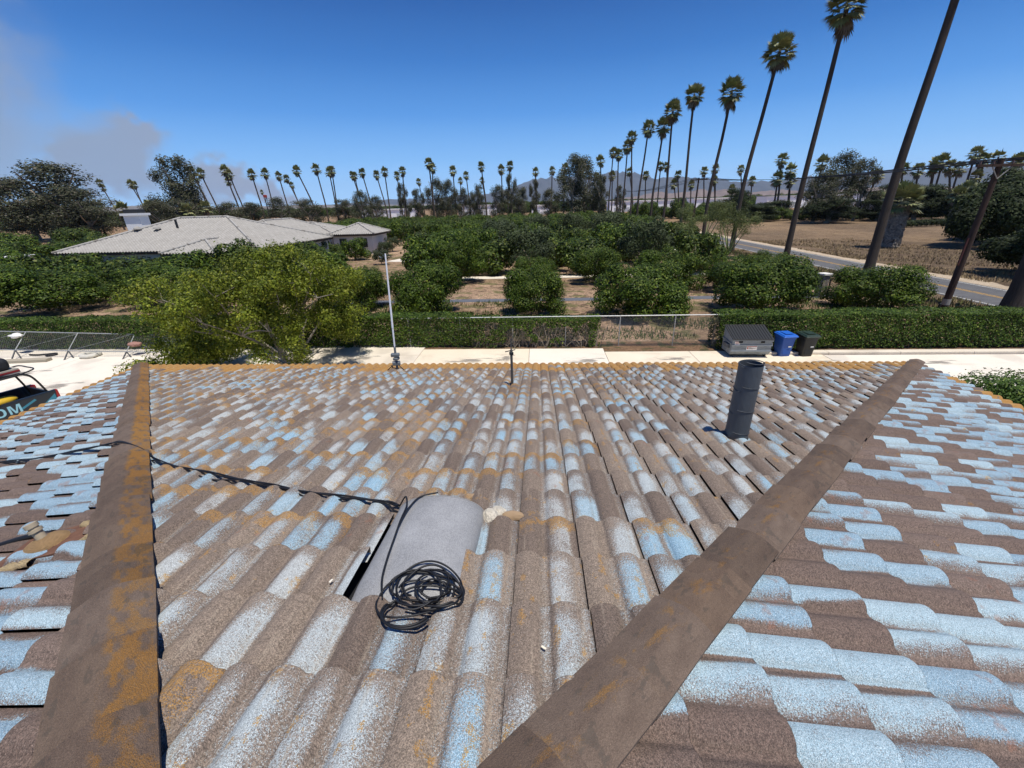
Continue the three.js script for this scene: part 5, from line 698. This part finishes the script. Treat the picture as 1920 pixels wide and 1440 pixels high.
// ---------------------------------------------------------------- gum trees and oaks on the skyline
const gumCols = [[0.062, 0.070, 0.034], [0.092, 0.096, 0.048], [0.2, 0.175, 0.125]], oakCols = [[0.02, 0.032, 0.009], [0.034, 0.05, 0.013], [0.066, 0.084, 0.024]];
function gumClumps(seed, n, sparse) { const R = rng(seed), c = []; for (let i = 0; i < n; i++) { const h = 0.16 + 0.8 * i / n, w = 0.92 * Math.pow(Math.sin(Math.PI * Math.min(0.97, 0.14 + 0.8 * h)), 0.7), a = R() * 6.28, r = Math.sqrt(R()) * w * 0.82; c.push([Math.cos(a) * r, h, Math.sin(a) * r, (sparse ? 0.2 : 0.29) + R() * 0.12, 0.075 + R() * 0.05, (sparse ? 0.2 : 0.29) + R() * 0.12]); } return c; }
function unitCrown(seed, clumps, count, size, cols) { return crown(seed, clumps.map((c) => [c[0] * 5, c[1] * 16, c[2] * 5, c[3] * 5, c[4] * 16, c[5] * 5]), count, size, size * 0.5, cols, { fill: true, spread: 1.8, floor: 0.3 }); }
const gums = [1, 2, 3, 4].map((k) => unitCrown(300 + k, gumClumps(k, k === 2 ? 26 : 38, k === 2), 10500, 0.36, gumCols)), oaks = [1, 2, 3].map((k) => unitCrown(320 + k, gumClumps(k + 20, 42, false), 14000, 0.38, oakCols));
const gumTrunk = [1, 2].map((k) => { const R = rng(340 + k), L = [limb(V(0, -0.2, 0), V(0.4, 8, 0.2), 0.42, 0.25, R, 0.1)]; for (let i = 0; i < 9; i++) { const a = R() * 6.28, y = 3 + R() * 6; L.push(limb(V(0.2, y, 0.1), V(Math.cos(a) * (2 + R() * 2), y + 3 + R() * 4, Math.sin(a) * (2 + R() * 2)), 0.17, 0.05, R, 0.2)); } return join(L); });
let gumN = 0;
function gum(x, f, h, half, kind, label, group) { const k = gumN++, o = thing(kind === 'oak' ? 'oak_tree' : 'gum_tree', label, 'tree', [x, 0, -f], k * 1.7, group); o.scale.set(half / 4.6, h / 16.2, half / 4.6); part('trunk', gumTrunk[k % 2], greyBark, o); part('crown', kind === 'oak' ? oaks[k % 3] : gums[kind === 'sparse' ? 1 : [0, 2, 3][k % 3]], matteLeaf, o); return o; }
const GUM = [[-142.3, 125, 21.4, 13.5], [-131.5, 120, 14.8, 10.1], [-156.9, 130, 18.1, 10.2], [-114.4, 140, 23.6, 9.0, 'sparse'], [-110.9, 140, 13.9, 6.3], [-108.4, 130, 10.7, 7.2], [-105.6, 120, 10.1, 5.2], [-124.4, 118, 11.0, 7.7], [-74.8, 170, 10.2, 5.1], [-59.7, 150, 12.3, 3.9], [-49.4, 165, 15.1, 2.9, 'sparse'], [-45.1, 170, 13.0, 3.8, 'sparse'], [-37.0, 165, 16.1, 4.7], [-31.8, 165, 15.6, 3.6], [-28.2, 170, 12.9, 2.6], [-24.5, 170, 11.4, 3.0], [-21.3, 165, 13.9, 2.5], [-14.0, 165, 13.2, 3.9], [-9.8, 170, 17.3, 3.0, 'sparse'], [-6.2, 160, 12.3, 3.8], [-1.5, 170, 15.0, 2.8, 'sparse'], [4.5, 165, 11.5, 4.1], [11.1, 150, 21.0, 5.9], [15.8, 155, 20.6, 5.7], [20.3, 150, 14.8, 3.2, 'sparse'], [29.4, 165, 12.0, 2.5, 'sparse'], [-88.0, 150, 11.0, 4.8], [-78.5, 150, 10.1, 6.4], [-105.4, 150, 9.8, 6.9], [-62.5, 172, 11, 4], [-96, 145, 9.5, 6]];
byBearing(GUM).forEach(([x, f, h, w, k], i) => gum(x, f, h, w, k, x < -70 ? `gum tree behind the neighbour house, ${NTH(i)} from the left edge` : `gum tree across the orchard, ${NTH(i)} gum from the left edge`, x < -70 ? 'gum trees at the left' : 'gum trees beyond the orchard'));
[[71.1, 120, 12.4, 4.9], [78.3, 125, 17.0, 5.4], [84.2, 125, 15.4, 4.6, 'sparse']].forEach(([x, f, h, w, k], i) => gum(x, f, h, w, k, ['left gum tree of the clump past the field', 'tallest gum tree of the clump past the field', 'open crowned gum tree at the right of the clump past the field'][i], 'gum clump past the field'));
[[93.6, 125, 9.3, 5.4], [95.7, 120, 8.4, 6.8], [101, 116, 7.6, 6.8], [73.1, 118, 6.0, 7.0], [76.7, 150, 5.5, 6.5], [55.1, 130, 9.0, 4.6], [108, 112, 8, 7], [64, 135, 5, 6], [88, 122, 6, 5]].sort((p, q) => p[0] / p[1] - q[0] / q[1]).forEach(([x, f, h, w], i) => gum(x, f, h, w, 'oak', `dark bushy tree along the far field edge, ${NTH(i)} from the left`, 'dark trees at the field edge'));
const oakNear = [1, 2].map((k) => crown(350 + k, citrusClumps(k * 13 + 5, 24), 26000, 0.15, 0.085, oakCols, { floor: 0.15, spread: 1.4 }));
citrus(57.5, 58, 8.6, 6.4, 'big dark tree behind the leaning utility pole at the right', undefined, oakNear, matteLeaf); citrus(66, 64, 9.4, 7.4, 'big dark tree at the right edge behind another one', undefined, oakNear, matteLeaf); citrus(41.4, 37.0, 4.6, 4.5, 'dark round tree across the road at the right edge', undefined, oakNear, matteLeaf);
for (let i = 0; i < 15; i++) { const R = rng(760 + i); citrus(35.5 + i * 3.1, 158 + R() * 22, 4.2 + R() * 2.4, 3.4 + R() * 1.6, `bushy tree past the end of the field, ${NTH(i)} from the road`, 'trees past the end of the field', citFar); }
for (let i = 0; i < 16; i++) { const R = rng(700 + i); citrus(48 + i * 4.4, 146 - i * 1.7 + R() * 4, 3 + R() * 2, 3 + R() * 1.5, `bush in the thicket behind the dry field, ${NTH(i)} from the left`, 'thicket behind the field', citFar); }
{ const o = thing('field_hedge', 'low dark clipped hedge at the back of the dry field', 'hedge', [88, 0, -100]); o.rotation.y = 0.32; part('foliage', crown(730, Array.from({ length: 26 }, (_, i) => [(i - 13) * 1.35, 0.8, 0, 0.95, 0.75, 0.9]), 9000, 0.26, 0.16, oakCols, {}), matteLeaf, o); }
{ // wispy palo verde trees beside the gate, and bare saplings
  for (const [x, f, h, w, l] of [[19.6, 54.5, 5.6, 3.6, 'wispy pale green tree growing beside the stone gate'], [24.2, 57, 5.0, 3.0, 'wispy green tree at the roadside right of the stone gate']]) {
    const o = thing('wispy_tree', l, 'tree', [x, 0, -f]), R = rng(Math.round(x * 10)), L = [], cl = []; for (let i = 0; i < 9; i++) { const a = i * 0.7 + R(), e = V(Math.cos(a) * w * (0.3 + 0.6 * R()), h * (0.6 + 0.4 * R()), Math.sin(a) * w * 0.7); L.push(limb(V((R() - 0.5) * 0.4, 0, 0), e, 0.08, 0.02, R, 0.2)); for (let k = 0; k < 5; k++) { const e2 = e.clone().add(V((R() - 0.5) * 1.8, (R() - 0.6) * 1.6, (R() - 0.5) * 1.8)); L.push(limb(e, e2, 0.02, 0.008, R)); cl.push([e2.x, e2.y, e2.z, 0.8, 0.6, 0.8]); } }
    part('trunk', L, std(0x84905a, 0.9), o); part('crown', crown(740 + Math.round(x), cl, 9000, 0.16, 0.05, [[0.12, 0.15, 0.045], [0.16, 0.19, 0.06], [0.22, 0.24, 0.09]], { fill: true, spread: 2 }), brightLeaf, o);
  }
}
// ---------------------------------------------------------------- roadside: gate, pillar, iron fence, poles and wires
const stoneM = new THREE.MeshStandardMaterial({ color: 0x9c9488, roughness: 1, bumpMap: rep(softGrain, 3), bumpScale: 0.03 }), capM = std(0xd9d5cc, 0.9), iron = std(0x1b1a1a, 0.6);
function pillar(x, f, h, w, label) { const o = thing('stone_pillar', label, 'pillar', [x, 0, -f], 0.3), R = rng(Math.round(x * 7)); for (let y = 0.12; y < h; y += 0.24) for (const [sx, sz] of [[-1, -1], [1, -1], [-1, 1], [1, 1]]) { const s = new RoundedBoxGeometry(w / 2 - 0.012, 0.225, w / 2 - 0.012, 1, 0.02); part('stone', s.translate(sx * w / 4 + (R() - 0.5) * 0.02, y, sz * w / 4 + (R() - 0.5) * 0.02), stoneM, o); } part('capstone', box(w + 0.16, 0.12, w + 0.16, 0, h + 0.06, 0, 0, 0.02), capM, o); }
pillar(19.9, 30.8, 1.5, 0.5, 'stone pillar with a pale capstone left of the lone orange tree'); pillar(15.4, 49.6, 1.3, 0.6, 'left stone gate pillar at the roadside entrance'); pillar(18.9, 49.9, 1.2, 0.6, 'right stone gate pillar beside the wispy tree'); pillar(14.6, 55.5, 1.5, 0.55, 'rear stone gate pillar behind the gate');
{ const o = thing('entrance_gate', 'dark curved iron gate between the stone pillars', 'gate', [14.4, 0, -54]); const top = (t) => 1.9 - 0.7 * t * t; for (let i = 0; i <= 16; i++) { const t = i / 16; part('bar', bar(V(t * 0.9, 0.1, t * 4.0), V(t * 0.9, top(t), t * 4.0), 0.02, 0.02, 6), iron, o); } part('rail', [tube([0, 0.25, 0.5, 0.75, 1].map((t) => V(t * 0.9, top(t), t * 4)), 0.035, 20, 6), bar(V(0, 0.2, 0), V(0.9, 0.2, 4), 0.03)], iron, o); part('kerb_wall', [box(2.6, 0.35, 0.35, 2.2, 0.18, 4.3, -0.1)], capM, o); }
function ironFence(pts, label) { const o = thing('iron_fence', label, 'fence', [0, 0, 0]); for (let i = 0; i + 1 < pts.length; i++) { const a = V(pts[i][0], 0, -pts[i][1]), b = V(pts[i + 1][0], 0, -pts[i + 1][1]), L = a.distanceTo(b); part('rail', [0.2, 0.92].map((y) => bar(a.clone().setY(y), b.clone().setY(y), 0.018, 0.018, 6)), iron, o); part('post', [box(0.07, 1.2, 0.07, a.x, 0.6, a.z), new THREE.SphereGeometry(0.05, 8, 6).translate(a.x, 1.23, a.z)], iron, o); for (let s = 0.14; s < L; s += 0.145) { const p = a.clone().lerp(b, s / L); part('picket', bar(p.clone().setY(0.12), p.clone().setY(1.06), 0.011, 0.006, 5), iron, o); } } }
ironFence([[20.2, 30.5], [20.3, 27.8], [20.5, 25.2], [20.9, 22.8], [21.4, 20.7]], 'black iron picket fence behind the clipped hedge at the right');
{ const o = thing('utility_box', 'small white topped utility box behind the hedge at the right', 'utility box', [22.6, 0, -22.9]); part('cabinet', box(0.7, 0.7, 0.5, 0, 0.35, 0, 0, 0.02), std(0x8a8f86, 0.7), o); part('top', box(0.86, 0.06, 0.62, 0, 0.73, 0, 0, 0.02), std(0xdad8d0, 0.7), o); }
const poleM = new THREE.MeshStandardMaterial({ roughness: 1, map: rep(tex(128, 512, (u, v, x, y) => { const g = fbm(u * 18, v * 3, 4); return mixc([50, 37, 31], [82, 62, 53], g).map((k) => k * (0.85 + 0.25 * hash2(x, y))); }), 1, 2) });
function pole(x, f, h, r, label, turn) {
  const o = thing('utility_pole', label, 'utility pole', [x, 0, -f], turn);
  part('shaft', bar(V(0, -0.1, 0), V(0, h, 0), r, r * 0.7, 12), poleM, o); part('crossarm', [box(2.7, 0.13, 0.11, 0, h - 0.3, 0.16)], poleM, o); part('strut', [bar(V(-0.55, h - 0.34, 0.18), V(0, h - 0.95, 0.14), 0.025), bar(V(0.55, h - 0.34, 0.18), V(0, h - 0.95, 0.14), 0.025)], std(0x8a8580, 0.7), o);
  for (const k of [-1.2, -0.5, 0.5, 1.2]) part('insulator', bar(V(k, h - 0.24, 0.16), V(k, h - 0.06, 0.16), 0.045, 0.03), std(0x6b5148, 0.4), o);
  part('cable_guard', box(0.1, 1.5, 0.06, -r - 0.02, h * 0.42, 0.05), std(0x4a2420, 0.8), o); part('band', [bar(V(0, 0.35, 0), V(0, 0.7, 0), r + 0.008, r + 0.006, 12)], std(0x9a958c, 0.8), o); return o;
}
pole(24.5, 26.4, 8.1, 0.19, 'brown wooden utility pole leaning in view at the right', 0.05); pole(26.1, 77, 9.7, 0.17, 'distant utility pole with a crossarm among the roadside palms', 0.03);
{ let n = 0; const ph = ['left outer', 'left inner', 'right inner', 'right outer'];
  for (const k of [-1.2, -0.5, 0.5, 1.2]) { const a = V(24.5 + k, 8.06, -26.24), b = V(26.1 + k, 9.66, -76.84), c = V(24.0 + k, 8.6, 22), e = V(27 + k, 9.5, -150), sag = (p, q, s) => [0, 0.25, 0.5, 0.75, 1].map((t) => p.clone().lerp(q, t).add(V(0, -s * 4 * t * (1 - t), 0))); const m = new THREE.Mesh(join([tube(sag(c, a, 0.5), 0.022, 30, 5), tube(sag(a, b, 0.6), 0.024, 30, 5), tube(sag(b, e, 0.8), 0.026, 30, 5)]), std(0x1c1c1e, 0.6)); m.name = 'power_line'; tag(m, `power line on the ${ph[n++]} insulators of the utility poles`, 'power line', 'power lines along the road'); } }
{ const o = thing('radio_tower', 'thin lattice tower with a red top on the left skyline', 'tower', [-160, 0, -260]); for (const [a, b] of [[-1, -1], [1, -1], [0, 1]]) part('leg', bar(V(a * 1.4, 0, b * 1.4), V(a * 0.3, 14, b * 0.3), 0.14), iron, o); part('brace', [2, 5, 8, 11].map((y, i) => bar(V(-1.2 + y * 0.07, y, 0), V(1.1 - y * 0.06, y + 2.6, 0), 0.08)), iron, o); part('head', box(1.6, 1.5, 1.4, 0, 14.4, 0, 0, 0.2), std(0x9c3222, 0.7), o); }
// ---------------------------------------------------------------- warehouses on the plain
const shedWhite = std(0xffffff, 0.7), shedGrey = std(0xb9bdc0, 0.6);
for (const [x, f, w, h, l] of [[-100, 300, 34, 5.2, 'long low white warehouse beyond the orchard left of centre'], [-40, 300, 24, 6.2, 'white warehouse behind the gum trees at the centre'], [2, 290, 12, 5.2, 'small white building below the centre mountains'], [66, 300, 40, 6.2, 'white warehouse behind the far roadside palms'], [108, 290, 26, 6.4, 'white warehouse between the roadside palms'], [168, 290, 60, 6.6, 'wide grey roofed warehouse beyond the dry field'], [128, 180, 9, 4.0, 'white shed glimpsed behind the grove past the field']]) {
  const o = thing('warehouse', l, 'warehouse', [x, 0, -f]); part('wall', box(w, h, 14, 0, h / 2, 0), shedWhite, o); part('roof', box(w + 0.8, 0.35, 15, 0, h + 0.15, 0), x > 150 ? shedGrey : shedWhite, o); for (let k = 0; k < Math.floor(w / 7); k++) part('dock_door', box(2.6, 2.6, 0.1, -w / 2 + 4 + k * 7, 1.4, 7.03), shedGrey, o);
}
{ // woodland and groves far out on the plain: nobody could count them
  const R = rng(808), g = citFar[1], N = 2600, m = new THREE.InstancedMesh(g, matteLeaf, N), M = new THREE.Matrix4(), q = new THREE.Quaternion(); let n = 0;
  while (n < N) { const az = (-62 + 124 * R()) * D2R, r = 345 + Math.pow(R(), 1.7) * 2300, x = Math.sin(az) * r, z = -Math.cos(az) * r, s = 1.2 + R() * 1.6 + r / 1600; if (vnoise(x / 90, z / 90) < 0.36) continue; if (x > 24 && x < 38 && r < 420) continue; q.setFromAxisAngle(V(0, 1, 0), R() * 6.28); M.compose(V(x, 0, z), q, V(s * 1.3, s, s * 1.3)); m.setMatrixAt(n++, M); }
  m.name = 'far_grove'; tag(m, 'far off groves and trees spread over the plain', 'grove', undefined, 'stuff');
}
renderer.render(scene, camera);
